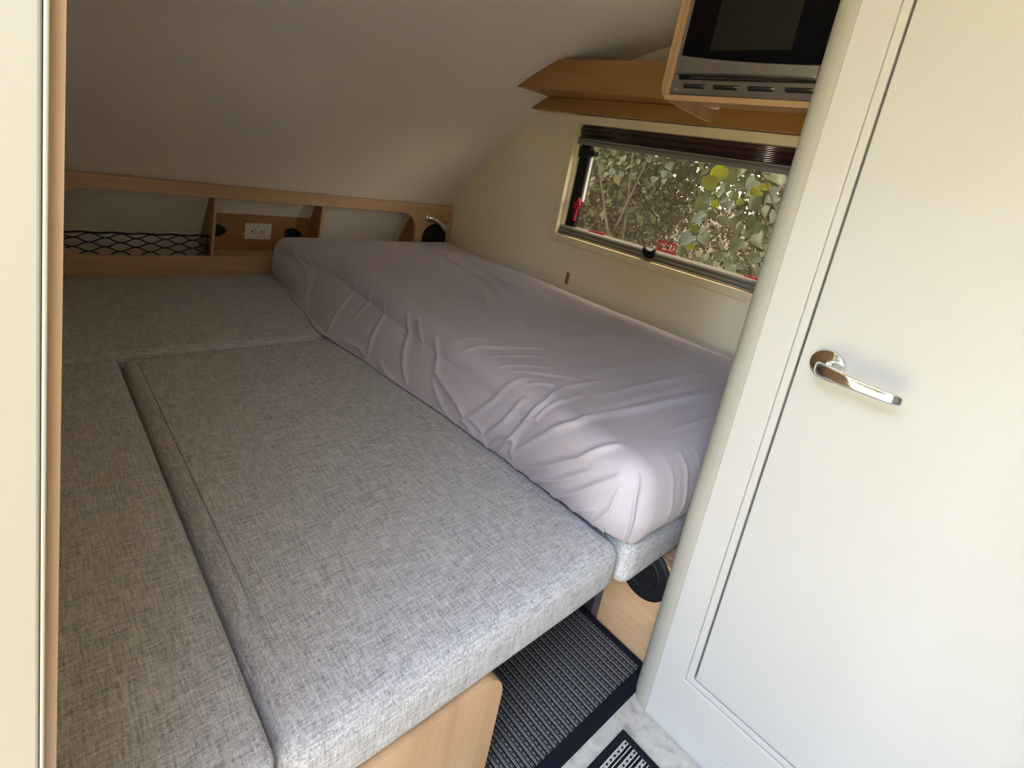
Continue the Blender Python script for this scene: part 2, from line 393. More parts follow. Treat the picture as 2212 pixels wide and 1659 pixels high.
# bead over the ceiling joint, piping where ceiling meets the far wall
zb = PROF[isp][1]; xbd = PROF[isp][0]
struct(MB().prism(rrect(xbd - 0.017, xbd + 0.017, zb - 0.011, zb + 0.012, 0.008), 1, 0.020, 1.799).build('trim_1', CEIL, smooth='auto')).rotation_euler = (0, 0, 0)
pp_ = [(p[0], 1.7955, p[1] - 0.004) for p in PROF if -2.33 < p[0] < 1.2]
struct(MB().tube(pp_, 0.0042, 6).build('trim_2', WALL, smooth=True))
# inner plywood lining of the entry wall, edge on to us, and the cream door jamb
struct(MB().prism([(p[0], p[1]) for p in LP[:-2]] + [(XJ, -1.03), (XJ, prof_z(XJ))], 1, 0.0141, 0.0190).build('trim_3', WZ))
dj = empty('door_2', (XJ, -0.02, -1.03), kind='structure')
tag(dj, 'cream entry door jamb with plywood edge at the far left')
MB().box(XJ - 0.0015, XJ + 0.0075, -0.16, 0.0120, -1.03, 0.62).build('jamb_panel', JAMB, dj, bevel=0.0015)
MB().box(XJ - 0.0015, XJ + 0.0080, 0.0122, 0.0140, -1.03, 0.62).build('jamb_bead', JAMB, dj, bevel=0.0007)
MB().box(XO, XO + 0.02, -0.085, 0.020, -1.03, 0.62).build('jamb_panel', JAMB, dj, bevel=0.002)
MB().box(XJ + 0.0075, XO, -0.085, 0.020, 0.60, 0.62).build('jamb_head', JAMB, dj, bevel=0.002)
MB().box(XJ + 0.0075, XO, -0.085, -0.045, -1.05, -1.03).build('threshold', ALU, dj, bevel=0.002)
ed = empty('shade_door', (XO + 0.02, -0.4, -1.03), kind='structure')
tag(ed, 'unseen cream entry door standing open, added to shade the jamb')
MB().box(XO + 0.005, XO + 0.035, -0.72, -0.09, -1.03, 0.60).build('door_leaf', JAMB, ed, bevel=0.004)  # leaf out of view, added to keep side skylight off the jamb
# ------------------------------------------------------------------ bathroom partition and its door
bw = empty('wall_bathroom', (0.1, 1.0, -1.03), kind='structure')
tag(bw, 'white bathroom partition with rounded grey corner')
yb = 0.9415
top = 0.64
MB().prism([(-0.306, -0.983), (0.62, -0.983), (0.62, top), (-0.306, top)], 1, yb, yb + 0.022, holes=[[(-0.2525, -0.896), (0.335, -0.896), (0.335, 0.585), (-0.2525, 0.585)]]).build('front_panel', WHITE, bw, bevel=0.0025)
MB().box(-0.3055, 0.62, yb + 0.0003, yb + 0.022, -1.03, -0.984).build('kick_board', WHITE, bw, bevel=0.002)
m = MB(); rc = 0.042; sec = []
for k in range(13):
    a = PI / 2 * k / 12
    sec.append((-0.3055 - rc * math.sin(a), yb + 0.0015 + rc - rc * math.cos(a)))
sec += [(-0.3475, 1.799), (-0.327, 1.799), (-0.327, yb + rc + 0.004), (-0.3055, yb + 0.022)]
m.prism(sec, 2, -1.03, top)
m.build('corner_panel', PILLAR, bw, smooth='auto')
MB().box(0.60, 0.62, yb + 0.022, 1.799, -1.03, top).build('side_panel', WHITE, bw)
fr = MB().prism([(-0.2525, -0.896), (0.335, -0.896), (0.335, 0.585), (-0.2525, 0.585)], 1, yb + 0.0035, yb + 0.020, holes=[[(-0.2395, -0.8835), (0.322, -0.8835), (0.322, 0.572), (-0.2395, 0.572)]]).build('door_casing', WHITE, bw, bevel=0.002)
dr = empty('door_1', (0.04, 0.95, -0.88), kind='structure')
tag(dr, 'plain white bathroom door with a chrome lever')
MB().box(-0.2358, 0.3185, yb + 0.0015, yb + 0.030, -0.8795, 0.568).build('door_leaf', WHITED, dr, bevel=0.002)
MB().box(-0.2390, -0.2362, yb + 0.014, yb + 0.020, -0.256, -0.176).build('latch_plate', BLACK, dr)
MB().box(-0.2394, -0.2358, yb + 0.019, yb + 0.0215, -0.8795, 0.568).build('gap_seal', plain('taupe_seal', (0.20, 0.175, 0.15), 0.7), dr)
hd = empty('door_handle', (-0.196, yb - 0.02, -0.222)); hd.parent = dr; hd.location = WO[hd] - WO[dr]
MB().lathe((-0.196, yb + 0.0015, -0.220), (0, -1, 0), [(0, 0.0252), (0.004, 0.0252), (0.0075, 0.0235), (0.009, 0.019), (0.0092, 0.0)], 40).build('rose', CHROME, hd, smooth='auto')
def lever():
    # neck out of the rose, turned into a flat tapering blade
    path = [(-0.196, yb - 0.006, -0.2205), (-0.196, yb - 0.030, -0.2208), (-0.1945, yb - 0.040, -0.221), (-0.190, yb - 0.0455, -0.2213), (-0.178, yb - 0.0475, -0.2217),
            (-0.15, yb - 0.048, -0.2225), (-0.115, yb - 0.047, -0.2235), (-0.100, yb - 0.045, -0.2238), (-0.088, yb - 0.040, -0.2240)]
    hw = [0.0105, 0.0105, 0.011, 0.0115, 0.0112, 0.0092, 0.0082, 0.0085, 0.0070]; ht = [0.0105, 0.0105, 0.0085, 0.0062, 0.0052, 0.0045, 0.0040, 0.0042, 0.0030]
    m = MB(); n = 20; vs = []; P = [Vector(p) for p in path]
    for i, p in enumerate(P):
        dd = (P[min(i + 1, len(P) - 1)] - P[max(0, i - 1)]).normalized(); up = Vector((0, 0, 1)); sd = dd.cross(up).normalized()
        for k in range(n):
            a = 2 * PI * k / n; c_, s_ = math.cos(a), math.sin(a)
            e = 0.7; c_ = math.copysign(abs(c_) ** e, c_); s_ = math.copysign(abs(s_) ** e, s_)
            vs.append(p + up * hw[i] * c_ + sd * ht[i] * s_)
    fs = [(i * n + k, i * n + (k + 1) % n, (i + 1) * n + (k + 1) % n, (i + 1) * n + k) for i in range(len(P) - 1) for k in range(n)]
    fs += [tuple(range(n))[::-1], tuple(range((len(P) - 1) * n, len(P) * n))]
    return m.add(vs, fs)
lv = lever().build('lever', CHROME, hd, smooth='auto')
sm = lv.modifiers.new('subd', 'SUBSURF'); sm.levels = 1; sm.render_levels = 2

# ------------------------------------------------------------------ window in the far wall
wn = empty('window_1', (-1.04, 1.80, -0.31), kind='structure')
tag(wn, 'low wide window with cream frame, folded blind and leaves outside')
MB().prism(rrect(-1.552, -0.537, -0.309, 0.2285, 0.016), 1, 1.780, 1.7995, holes=[rrect(-1.5135, -0.576, -0.2815, 0.1945, 0.008)]).build('frame', TRIMC, wn, bevel=0.007)
MB().prism(rrect(-1.517, -0.573, -0.285, 0.197, 0.008), 1, 1.7998, 1.861, holes=[rrect(-1.5135, -0.576, -0.2815, 0.1945, 0.006)]).build('reveal', TRIMC, wn)
bl = empty('blind', (-1.04, 1.82, 0.17)); bl.parent = wn; bl.location = WO[bl] - WO[wn]; tag(bl, 'dark maroon pleated blind folded up at the top')
for k in range(9):
    z = 0.1415 + k * 0.0058; dy = 0.004 * math.sin(k * 1.7)
    MB().tube([(-1.512, 1.813 + dy + 0.004 * math.sin(k), z + 0.003), (-1.2, 1.811 + dy, z + 0.0032), (-0.85, 1.812 + dy, z + 0.0028), (-0.577, 1.813 + dy, z + 0.003)], 0.0034, 8).build('pleat', MAROON, bl, smooth=True)
MB().box(-1.513, -0.5765, 1.818, 1.842, 0.140, 0.194).build('pleat_backing', MAROON, bl)
br = MB()
br.prism([(1.803, 0.112), (1.835, 0.1115), (1.835, 0.1400), (1.808, 0.1400), (1.803, 0.137), (1.803, 0.132), (1.808, 0.1295), (1.808, 0.1275), (1.803, 0.1245)], 0, -1.513, -0.5765)
br.build('blind_rail', ALU, wn, smooth='auto')
rl = MB()
rl.prism([(1.800, -0.281), (1.86, -0.281), (1.86, -0.240), (1.822, -0.240), (1.819, -0.2435), (1.815, -0.2435), (1.812, -0.2400), (1.805, -0.2425), (1.8015, -0.2490), (1.8075, -0.2515), (1.8075, -0.2555), (1.8015, -0.2580), (1.8015, -0.2660), (1.8075, -0.2685), (1.8075, -0.2710), (1.800, -0.2735)], 0, -1.5125, -0.577)
rl.build('bottom_rail', ALU, wn, smooth='auto')
MB().box(-1.5125, -1.503, 1.806, 1.842, -0.240, 0.1115).build('side_guide', TRIMC, wn)
MB().box(-1.502, -1.452, 1.824, 1.846, -0.240, 0.1115).build('side_channel', BLACK, wn, bevel=0.003)
MB().box(-0.586, -0.577, 1.806, 1.842, -0.240, 0.1115).build('side_guide', TRIMC, wn)
MB().box(-0.636, -0.588, 1.824, 1.846, -0.240, 0.1115).build('side_channel', BLACK, wn, bevel=0.003)
MB().box(-1.4515, -1.4435, 1.832, 1.846, -0.125, 0.066).build('pane_edge', plain('white_gasket', (0.7, 0.7, 0.68), 0.4), wn)
MB().box(-1.51, -0.58, 1.853, 1.857, -0.272, 0.19).build('pane', PANE, wn)
MB().prism([(-1.500, 0.060), (-1.452, 0.060), (-1.452, 0.072), (-1.420, 0.072), (-1.420, 0.092), (-1.445, 0.092), (-1.445, 0.103), (-1.500, 0.103)], 1, 1.810, 1.845).build('bracket', BLACK, wn, bevel=0.002)
def latch(x0, z0, along):
    # red lever handle on a black boss
    if along == 2:
        q = [(x0 - 0.014, z0 - 0.018), (x0 + 0.012, z0 - 0.018), (x0 + 0.016, z0 - 0.002), (x0 + 0.012, z0 + 0.006), (x0 + 0.008, z0 + 0.024), (x0 - 0.002, z0 + 0.028), (x0 - 0.006, z0 + 0.008), (x0 - 0.018, z0 + 0.004)]
        a = MB().prism(q, 1, 1.800, 1.812).build('latch', RED, wn, bevel=0.002)
        MB().prism([(x0 - 0.008, z0 - 0.018), (x0 + 0.006, z0 - 0.018), (x0 + 0.002, z0 - 0.074), (x0 - 0.006, z0 - 0.074)], 1, 1.802, 1.811).build('latch_handle', RED, a, bevel=0.002)
        MB().lathe((x0 - 0.026, 1.826, z0 - 0.004), (0, -1, 0), [(0, 0.012), (0.02, 0.011), (0.021, 0.0)], 18).build('latch_boss', BLACK, a, smooth='auto')
    else:
        a = MB().prism([(x0 - 0.05, z0 - 0.004), (x0 + 0.028, z0 - 0.004), (x0 + 0.045, z0 + 0.001), (x0 + 0.045, z0 + 0.010), (x0 + 0.028, z0 + 0.009), (x0 - 0.03, z0 + 0.007)], 1, 1.838, 1.852).build('latch', RED, wn, bevel=0.002)
latch(-1.443, -0.137, 2); latch(-1.345, -0.2415, 0); latch(-0.665, -0.2425, 0)
MB().prism([(-1.071, -0.2270), (-1.0665, -0.2345), (-1.058, -0.2405), (-1.047, -0.2425), (-1.036, -0.2400), (-1.0275, -0.2340), (-1.0225, -0.2270), (-1.0205, -0.2440), (-1.0225, -0.2620), (-1.030, -0.2685), (-1.056, -0.2685), (-1.068, -0.2590), (-1.073, -0.2440)], 1, 1.787, 1.800).build('finger_pull', BLACK, wn, bevel=0.002)
es = empty('exit_sticker', (-1.0, 1.851, -0.215)); es.parent = wn; es.location = WO[es] - WO[wn]; tag(es, 'red EXIT sticker at the foot of the pane')
ex0, ex1, ez0, ez1, ey = -1.0525, -0.9715, -0.2385, -0.1965, 1.8522
MB().prism([(ex0, ez0), (ex1, ez0), (ex1, ez1), (ex0, ez1)], 1, ey, ey + 0.0006, holes=[[(ex0 + 0.006, ez0 + 0.008), (ex1 - 0.006, ez0 + 0.008), (ex1 - 0.006, ez1 - 0.006), (ex0 + 0.006, ez1 - 0.006)]]).build('border', STICK, es)
def letter(bars):
    mm = MB()
    for a, b, t in bars:
        a, b = Vector(a), Vector(b); dd = (b - a).normalized(); nn = Vector((-dd.y, dd.x)) * t / 2
        mm.prism([tuple(a - nn), tuple(b - nn), tuple(b + nn), tuple(a + nn)], 1, ey, ey + 0.0006)
    mm.build('letter', STICK, es)
zl, zh = ez0 + 0.010, ez1 - 0.008
xe = ex0 + 0.011; letter([((xe, zl), (xe, zh), 0.0034), ((xe, zh - 0.001), (xe + 0.010, zh - 0.001), 0.003), ((xe, (zl + zh) / 2), (xe + 0.008, (zl + zh) / 2), 0.003), ((xe, zl + 0.001), (xe + 0.010, zl + 0.001), 0.003)])
xe += 0.018; letter([((xe, zl), (xe + 0.011, zh), 0.0034), ((xe + 0.011, zl), (xe, zh), 0.0034)])
xe += 0.022; letter([((xe, zl), (xe, zh), 0.0036)])
xe += 0.013; letter([((xe, zl), (xe, zh), 0.0034), ((xe - 0.0055, zh - 0.001), (xe + 0.0055, zh - 0.001), 0.003)])
tag(MB().box(-1.4125, -1.397, 1.794, 1.7995, -0.486, -0.433).build('wall_clip', BROWN, bevel=0.001), 'small brown clip on the cream wall below the window corner', 'clip')

# ------------------------------------------------------------------ storage shelf across the curved end
xs = -2.27
sh = empty('storage_shelf', (-2.3, 0.92, -0.72), 'maple wall shelf with three open cubbies across the head of the bed', 'shelf')
zt, zbm, oz0, oz1 = -0.315, -0.705, -0.603, -0.3665
out_ = [(0.021, zbm), (1.798, zbm), (1.798, zt), (0.021, zt)]
hole = rrect(0.132, 1.575, oz0, oz1, 0.092, 8)
MB().prism(out_, 0, xs - 0.018, xs, holes=[hole]).build('face_frame', WY, sh, bevel=0.002)
MB().box(prof_x(zt) + 0.004, xs - 0.018, 0.022, 1.797, zt - 0.012, zt).build('top_panel', WY, sh)
MB().box(prof_x(oz0) + 0.006, xs - 0.018, 0.6175, 1.797, oz0 - 0.012, oz0).build('floor_panel', WY, sh)
MB().box(prof_x(-0.69) + 0.006, xs - 0.018, 0.022, 0.617, -0.702, -0.690).build('floor_panel', WY, sh)
def divider(y0, y1, front=None):
    zz = [oz1 + 0.035, oz1, -0.42, -0.47, -0.52, -0.56, oz0]
    poly = [(xs - 0.0185 if front is None else front, oz0), (xs - 0.0185 if front is None else front, oz1 + 0.035)] + [(prof_x(z) + 0.004, z) for z in zz]
    return MB().prism(poly, 1, y0, y1).build('divider', WD, sh)
divider(0.6175, 0.628); divider(1.058, 1.0685); divider(1.588, 1.60)
for y0, y1 in ((0.6175, 0.628), (1.058, 1.0685)):
    MB().box(xs - 0.018, xs - 0.001, y0, y1, oz0, oz1).build('divider_edge', CAPW if False else WZ, sh, bevel=0.001)
MB().box(-2.398, -2.386, 0.629, 1.057, oz0, -0.430).build('back_panel', WD, sh)
# outlet
yo0, yo1, zo0, zo1 = 0.7735, 0.885, -0.5525, -0.4815
ou = empty('power_outlet', (-2.383, (yo0 + yo1) / 2, zo0), 'ivory double socket plate on the back of the middle cubby', 'outlet')
MB().prism(rrect(yo0, yo1, zo0, zo1, 0.003, 3), 0, -2.3858, -2.3805).build('plate', IVORY, ou, bevel=0.0015)
MB().prism(rrect(yo0 + 0.023, yo1 - 0.023, zo0 + 0.018, zo1 - 0.018, 0.003, 3), 0, -2.3805, -2.3790).build('receptacle', IVORY, ou, bevel=0.0008)
for c in (0.0, 0.039):
    y = yo0 + 0.030 + c; z = (zo0 + zo1) / 2
    MB().lathe((-2.3788, y, z - 0.001), (1, 0, 0), [(0, 0.0033), (0.0006, 0.0033)], 14).build('socket_hole', BLACK, ou)
    MB().box(-2.3788, -2.3782, y + 0.008, y + 0.016, z + 0.005, z + 0.0075).build('socket_hole', BLACK, ou)
    MB().box(-2.3788, -2.3782, y + 0.008, y + 0.014, z - 0.009, z - 0.0065).build('socket_hole', BLACK, ou)
def round_tri(cy, cz, pts, r=0.012): return pts
def socket(cy, cz, ang, label):
    base = [(0.042, 0.0), (0.036, 0.008), (0.012, 0.024), (-0.006, 0.027), (-0.022, 0.024), (-0.034, 0.014), (-0.038, 0.0)]
    pts = base + [(a, -b) for a, b in reversed(base[1:-1])]
    q = [(cy + a * math.cos(ang) - b * math.sin(ang), cz + a * math.sin(ang) + b * math.cos(ang)) for a, b in pts]
    o = empty('charging_socket', (-2.385, cy, cz - 0.03), label, 'socket')
    MB().prism(q, 0, -2.3858, -2.379).build('cover', BLACK, o, bevel=0.002)
    for a, b in ((0.036, 0.0), (-0.030, 0.0)):
        MB().lathe((-2.379, cy + a * math.cos(ang), cz + a * math.sin(ang)), (1, 0, 0), [(0, 0.0022), (0.001, 0.002), (0.0012, 0)], 10).build('screw', STEEL, o)
socket(0.662, -0.520, 0.0, 'black pointed socket cover left of the ivory outlet plate')
socket(0.984, -0.523, PI / 2 * 0, 'black socket cover right of the ivory outlet plate, half behind the mattress')
# cargo net
nt_ = empty('cargo_net', (xs - 0.006, 0.36, oz0), 'black elastic cargo net across the left cubby', 'net')
xn = xs - 0.0235
MB().tube([(xn, y, -0.5255 + 0.0016 * math.sin(y / 0.0925 * 2 * PI)) for y in np.linspace(0.075, 0.616, 60)], 0.0036, 6).build('top_cord', CORD, nt_, smooth=True)
for k in range(5):
    z0 = -0.5365 - k * 0.0165; sgn = 1 if k % 2 else -1
    yl = 0.09 if k < 3 else (0.105 if k == 3 else 0.13)
    MB().tube([(xn, y, z0 + sgn * 0.0082 * math.cos(y / 0.0925 * 2 * PI)) for y in np.linspace(yl, 0.614, 130)], 0.0024, 5).build('strand', CORD, nt_, smooth=True)
MB().tube([(xn, 0.608, -0.52), (xn, 0.604, -0.56), (xn, 0.598, -0.5995)], 0.0022, 6).build('side_cord', CORD, nt_, smooth=True)
for z in (-0.527, -0.578, -0.597): MB().lathe((xn - 0.004, 0.6075, z), (1, 0, 0), [(0, 0.0055), (0.008, 0.005), (0.009, 0.0)], 12).build('hook', BLACK, nt_)
# speaker, reading lamp, cap on the right end of the shelf face
sp = empty('wall_speaker', (xs, 1.697, -0.566), 'round black speaker grille on the shelf below the reading lamp', 'speaker')
MB().lathe((xs + 0.0003, 1.697, -0.489), (1, 0, 0), [(0, 0.0755), (0.004, 0.0755), (0.007, 0.072), (0.0075, 0.066)], 48).build('ring', BLACK, sp, smooth='auto')
MB().lathe((xs + 0.0065, 1.697, -0.489), (1, 0, 0), [(0, 0.066), (0.003, 0.050), (0.004, 0.0)], 48).build('grille', BLACK, sp, smooth='auto')
rl_ = empty('reading_lamp', (xs, 1.645, -0.40), 'small chrome swivel reading lamp at the right end of the shelf', 'lamp')
MB().lathe((xs + 0.0003, 1.641, -0.382), (1, 0, 0), [(0, 0.0215), (0.006, 0.0215), (0.012, 0.017), (0.016, 0.0)], 30).build('base', CHROME, rl_, smooth='auto')
MB().tube([(xs + 0.010, 1.643, -0.381), (xs + 0.024, 1.660, -0.384), (xs + 0.030, 1.676, -0.392), (xs + 0.032, 1.688, -0.399)], 0.0115, 12).build('arm', CHROME, rl_, smooth='auto')
MB().tube([(xs + 0.032, 1.684, -0.395), (xs + 0.0325, 1.692, -0.401), (xs + 0.033, 1.698, -0.404), (xs + 0.034, 1.722, -0.424), (xs + 0.035, 1.738, -0.437)], [0.0115, 0.0155, 0.0140, 0.0155, 0.0170], 18).build('head', CHROME, rl_, smooth='auto')
tag(MB().lathe((xs + 0.0003, 1.778, -0.424), (1, 0, 0), [(0, 0.0125), (0.002, 0.012), (0.0035, 0.009), (0.004, 0)], 20).build('cover_cap', CAPW, smooth='auto'), 'small pale round cap beside the reading lamp', 'cap')

# ------------------------------------------------------------------ upper shelf and microwave cupboard on the far wall
us = empty('upper_shelf', (-1.35, 1.65, 0.23), 'alder upper shelf with pointed end running along the far wall', 'shelf')
yf, yl_ = 1.548, 1.742
def zf_b(x): return 0.2875 - 0.014 * (x + 1.765) / 0.75
def zf_t(x): return 0.397 - 0.009 * (x + 1.58) / 0.55
xr = -0.9235
pr = [(prof_x(z) + 0.003, z) for z in np.linspace(0.397, 0.2885, 8)]
MB().prism(pr + [(xr, zf_b(xr)), (xr, zf_t(xr))], 1, yf, yf + 0.016).build('fascia', WDX, us, bevel=0.0015)
MB().prism([(prof_x(0.2885) + 0.004, yf + 0.016), (-0.9235, yf + 0.016), (-0.9235, 1.798), (prof_x(0.2885) + 0.004, 1.798)], 2, 0.2885, 0.3005).build('shelf_panel', WDX, us)
pl = [(prof_x(z) + 0.003, z) for z in np.linspace(0.2870, 0.2325, 5)]
MB().prism(pl + [(-0.352, 0.2305), (-0.352, 0.2870)], 1, yl_, 1.784).build('lower_board', WDX, us, bevel=0.001)
tag(MB().lathe((-1.06, 1.68, 0.302), (0, 0, 1), [(0, 0.014), (0.03, 0.014), (0.10, 0.013), (0.108, 0.011), (0.112, 0.0)], 20).build('shelf_cap', CAPW, smooth='auto'), 'small pale stub standing on the upper shelf beside the microwave', 'cap')
mc = empty('microwave_cupboard', (-0.70, 1.6, 0.235), 'maple cupboard framing the microwave under the ceiling', 'cupboard')
ym = 1.42
side = [(ym, 0.60), (ym, 0.292), (ym + 0.004, 0.276), (ym + 0.014, 0.264), (ym + 0.030, 0.257), (1.553, 0.2455), (yl_ - 0.001, 0.2385), (yl_ - 0.001, 0.60)]
MB().prism(side, 0, -0.9215, -0.9065).build('side_panel', WZ, mc, bevel=0.0015)
MB().prism([(ym + 0.003, 0.60), (ym + 0.003, 0.2655), (1.70, 0.2915), (1.70, 0.60)], 0, -0.9063, -0.8925).build('inner_panel', WZ, mc)
MB().prism([(ym + 0.003, 0.2485), (yl_ - 0.001, 0.2865), (yl_ - 0.001, 0.3025), (ym + 0.003, 0.2650)], 0, -0.9062, -0.352).build('bottom_panel', WX, mc, bevel=0.001)
tag(MB().lathe((-0.872, 1.665, 0.2785), (0, -0.12, -1), [(0, 0.020), (0.003, 0.020), (0.005, 0.017), (0.0055, 0)], 24).build('puck_light', CAPW, smooth='auto'), 'flat pale puck light under the microwave cupboard', 'light')
mw = empty('microwave', (-0.66, 1.5, 0.267), 'built-in steel and black glass microwave above the window', 'microwave')
MB().prism([(-0.8905, 0.2665), (-0.352, 0.2655), (-0.352, 0.598), (-0.8905, 0.598)], 1, ym + 0.001, ym + 0.008, holes=[[(-0.872, 0.3165), (-0.42, 0.3115), (-0.42, 0.585), (-0.872, 0.585)]]).build('trim_frame', STEEL, mw, bevel=0.001)
MB().box(-0.869, -0.430, ym + 0.010, 1.70, 0.318, 0.58).build('body', BLACK, mw)
gl = [(-0.8735, 0.36), (-0.498, 0.34), (-0.425, 0.338), (-0.425, 0.588), (-0.8735, 0.588)]
MB().prism(gl, 1, ym - 0.012, ym + 0.009).build('door_glass', BGLASS, mw, bevel=0.003)
MB().prism(rrect(-0.791, -0.578, 0.381, 0.57, 0.003, 3), 1, ym - 0.0126, ym - 0.0118).build('door_window', OWIN, mw)
m = MB(); n = 24; vs = []
for k in range(n + 1):
    u = k / n; x = -0.8735 + (0.8735 - 0.500) * u
    zt_ = 0.347 + 0.024 * (1 - u) ** 2; zb_ = 0.3165 - 0.0055 * u; yy = ym - 0.016 - 0.007 * math.sin(PI * min(1, u * 1.0))
    vs += [(x, ym - 0.012, zt_), (x, yy, zt_ - 0.003), (x, yy - 0.001, zb_ + 0.005), (x, ym - 0.010, zb_), (x, ym + 0.004, zb_), (x, ym + 0.004, zt_)]
fs = [(k * 6 + j, k * 6 + (j + 1) % 6, (k + 1) * 6 + (j + 1) % 6, (k + 1) * 6 + j) for k in range(n) for j in range(6)]
fs += [tuple(range(6))[::-1], tuple(range(n * 6, n * 6 + 6))]
m.add(vs, fs).build('door_lip', STEEL, mw, smooth='auto', bevel=0.0012)
MB().box(-0.868, -0.43, ym - 0.004, ym + 0.0005, 0.3070, 0.3100).build('shadow_strip', BLACK, mw)  # black strip put in for the shadow line under the lip
MB().tube([(-0.866, ym - 0.005, 0.3122), (-0.850, ym - 0.008, 0.3127), (-0.838, ym - 0.004, 0.3122)], 0.003, 8).build('hinge', BLACK, mw, smooth=True)
for a, b in ((-0.853, -0.784), (-0.762, -0.690), (-0.666, -0.596), (-0.572, -0.501), (-0.478, -0.408)):
    q = MB(); n = 10; vs = []
    for k in range(n + 1):
        u = k / n; x = a + (b - a) * u; e = 0.007 * min(1, math.sin(PI * u) * 2.2)
        vs += [(x, ym + 0.0008, 0.2955), (x, ym - e * 0.55, 0.2915), (x, ym - e, 0.2875), (x, ym + 0.0008, 0.2862)]
    fs = [(k * 4 + j, k * 4 + j + 1, (k + 1) * 4 + j + 1, (k + 1) * 4 + j) for k in range(n) for j in range(3)]
    vt = q.add(vs, fs).build('vent_louvre', STEEL, mw, smooth='auto')
    MB().box(a + 0.004, b - 0.004, ym + 0.0002, ym + 0.0009, 0.2830, 0.2862).build('vent_slot', BLACK, vt)
MB().lathe((-0.8725, ym + 0.001, 0.2795), (0, -1, 0), [(0, 0.0032), (0.0012, 0.0026), (0.0016, 0)], 12).build('screw', IVORY, mw, smooth='auto')

# ------------------------------------------------------------------ benches, cushions, table panel
zc, zcb = -0.672, -0.775
rb = empty('side_bench', (-0.9, 1.4, -1.03), 'maple bench base under the lavender mattress', 'bench')
MB().box(-0.499, -0.350, 1.03, 1.048, -1.03, zcb - 0.001).build('front_panel', WX, rb, bevel=0.001)
MB().box(-1.52, -0.350, 1.06, 1.795, -0.795, zcb - 0.001).build('seat_board', WX, rb)
MB().box(-1.52, -0.517, 1.034, 1.048, -1.03, -0.796).build('cavity_shade_panel', CAVITY, rb)  # near-black sheet put in for the dark of the open cavity
MB().box(-0.5165, -0.4995, 1.0325, 1.048, -1.03, -0.796).build('panel_post', plain('taupe_post', (0.10, 0.075, 0.075), 0.7), rb)
MB().box(-0.365, -0.350, 1.049, 1.795, -1.03, -0.796).build('end_panel', WY, rb)
vp = empty('bench_vent', (-0.417, 1.03, -0.885), 'round black vent low on the bench front above the rug', 'vent')
MB().lathe((-0.417, 1.0297, -0.823), (0, -1, 0), [(0, 0.062), (0.004, 0.062), (0.0075, 0.058), (0.008, 0.052)], 48).build('ring', BLACK, vp, smooth='auto')
MB().lathe((-0.417, 1.024, -0.823), (0, -1, 0), [(0, 0.052), (0.002, 0.040), (0.0045, 0.036), (0.002, 0.030), (0.003, 0.012), (0.004, 0.0)], 48).build('grille', BLACK, vp, smooth='auto')
eb = empty('rear_bench', (-1.9, 0.9, -1.03), 'maple bench base below the shelf', 'bench')
MB().box(-2.20, -1.54, 0.028, 1.795, -0.795, zcb - 0.001).build('seat_board', WY, eb)
MB().box(-1.565, -1.55, 0.028, 1.05, -1.03, -0.796).build('front_panel', WY, eb)
lb = empty('near_bench', (-0.9, 0.13, -1.03), 'maple bench base along the entry wall', 'bench')
MB().box(-1.52, -0.425, 0.028, 0.24, -0.795, zcb - 0.001).build('seat_board', WX, lb)
MB().box(-1.52, -0.425, 0.225, 0.24, -1.03, -0.796).build('front_panel', WX, lb)
pan = rrect(0.028, 0.5755, -1.03, zcb - 0.001, 0.048, 10, (0, 0, 1, 0))
tag(MB().prism(pan, 0, -0.4185, -0.3985).build('bench_end_panel', WZ, bevel=0.003), 'upright maple end panel with a rounded top corner under the front cushion', 'panel')
tag(MB().box(-1.50, -0.425, 0.245, 1.025, -0.795, zcb - 0.001).build('bed_table', WX, bevel=0.002), 'lowered maple table board holding the middle cushion', 'table')

def cushion(name, x0, x1, y0, y1, label, r=0.026, bulge=0.006, seams=()):
    c = empty(name, ((x0 + x1) / 2, (y0 + y1) / 2, zcb), label, 'cushion', 'heather grey bed cushions')
    MB().rbox(x0, x1, y0, y1, zcb, zc - bulge * 0.4, r, 40, 34, 14, bulge).build('cover', FAB, c, smooth=True)
    for pts in seams: MB().tube(pts, 0.0016, 6).build('seam', FAB, c, smooth=True)
    return c
def edge_line(x0, x1, y, z, n=14): return [(x0 + (x1 - x0) * k / n, y, z + 0.0045 * (1 - (2 * k / n - 1) ** 4)) for k in range(n + 1)]
zs = zc - 0.0024
cushion('rear_cushion', -2.265, -1.5345, 0.024, 1.795, 'wide grey cushion lying against the shelf at the back', r=0.018, seams=[[( -1.560, 0.07 + k * 0.1, zs + 0.0015) for k in range(18)]])
cushion('near_cushion', -1.526, -0.412, 0.024, 0.2165, 'narrow grey cushion beside the entry jamb on the left', r=0.016, bulge=0.004, seams=[edge_line(-1.49, -0.44, 0.197, zs - 0.002)])
cushion('middle_cushion', -1.526, -0.402, 0.2235, 0.8665, 'broad grey cushion in the middle of the bed with rounded front edge', r=0.027, bulge=0.008, seams=[edge_line(-1.48, -0.45, 0.2545, zs - 0.0005)])
cushion('side_cushion', -1.526, -0.388, 0.8745, 1.795, 'grey cushion beneath the front end of the lavender mattress', r=0.026)

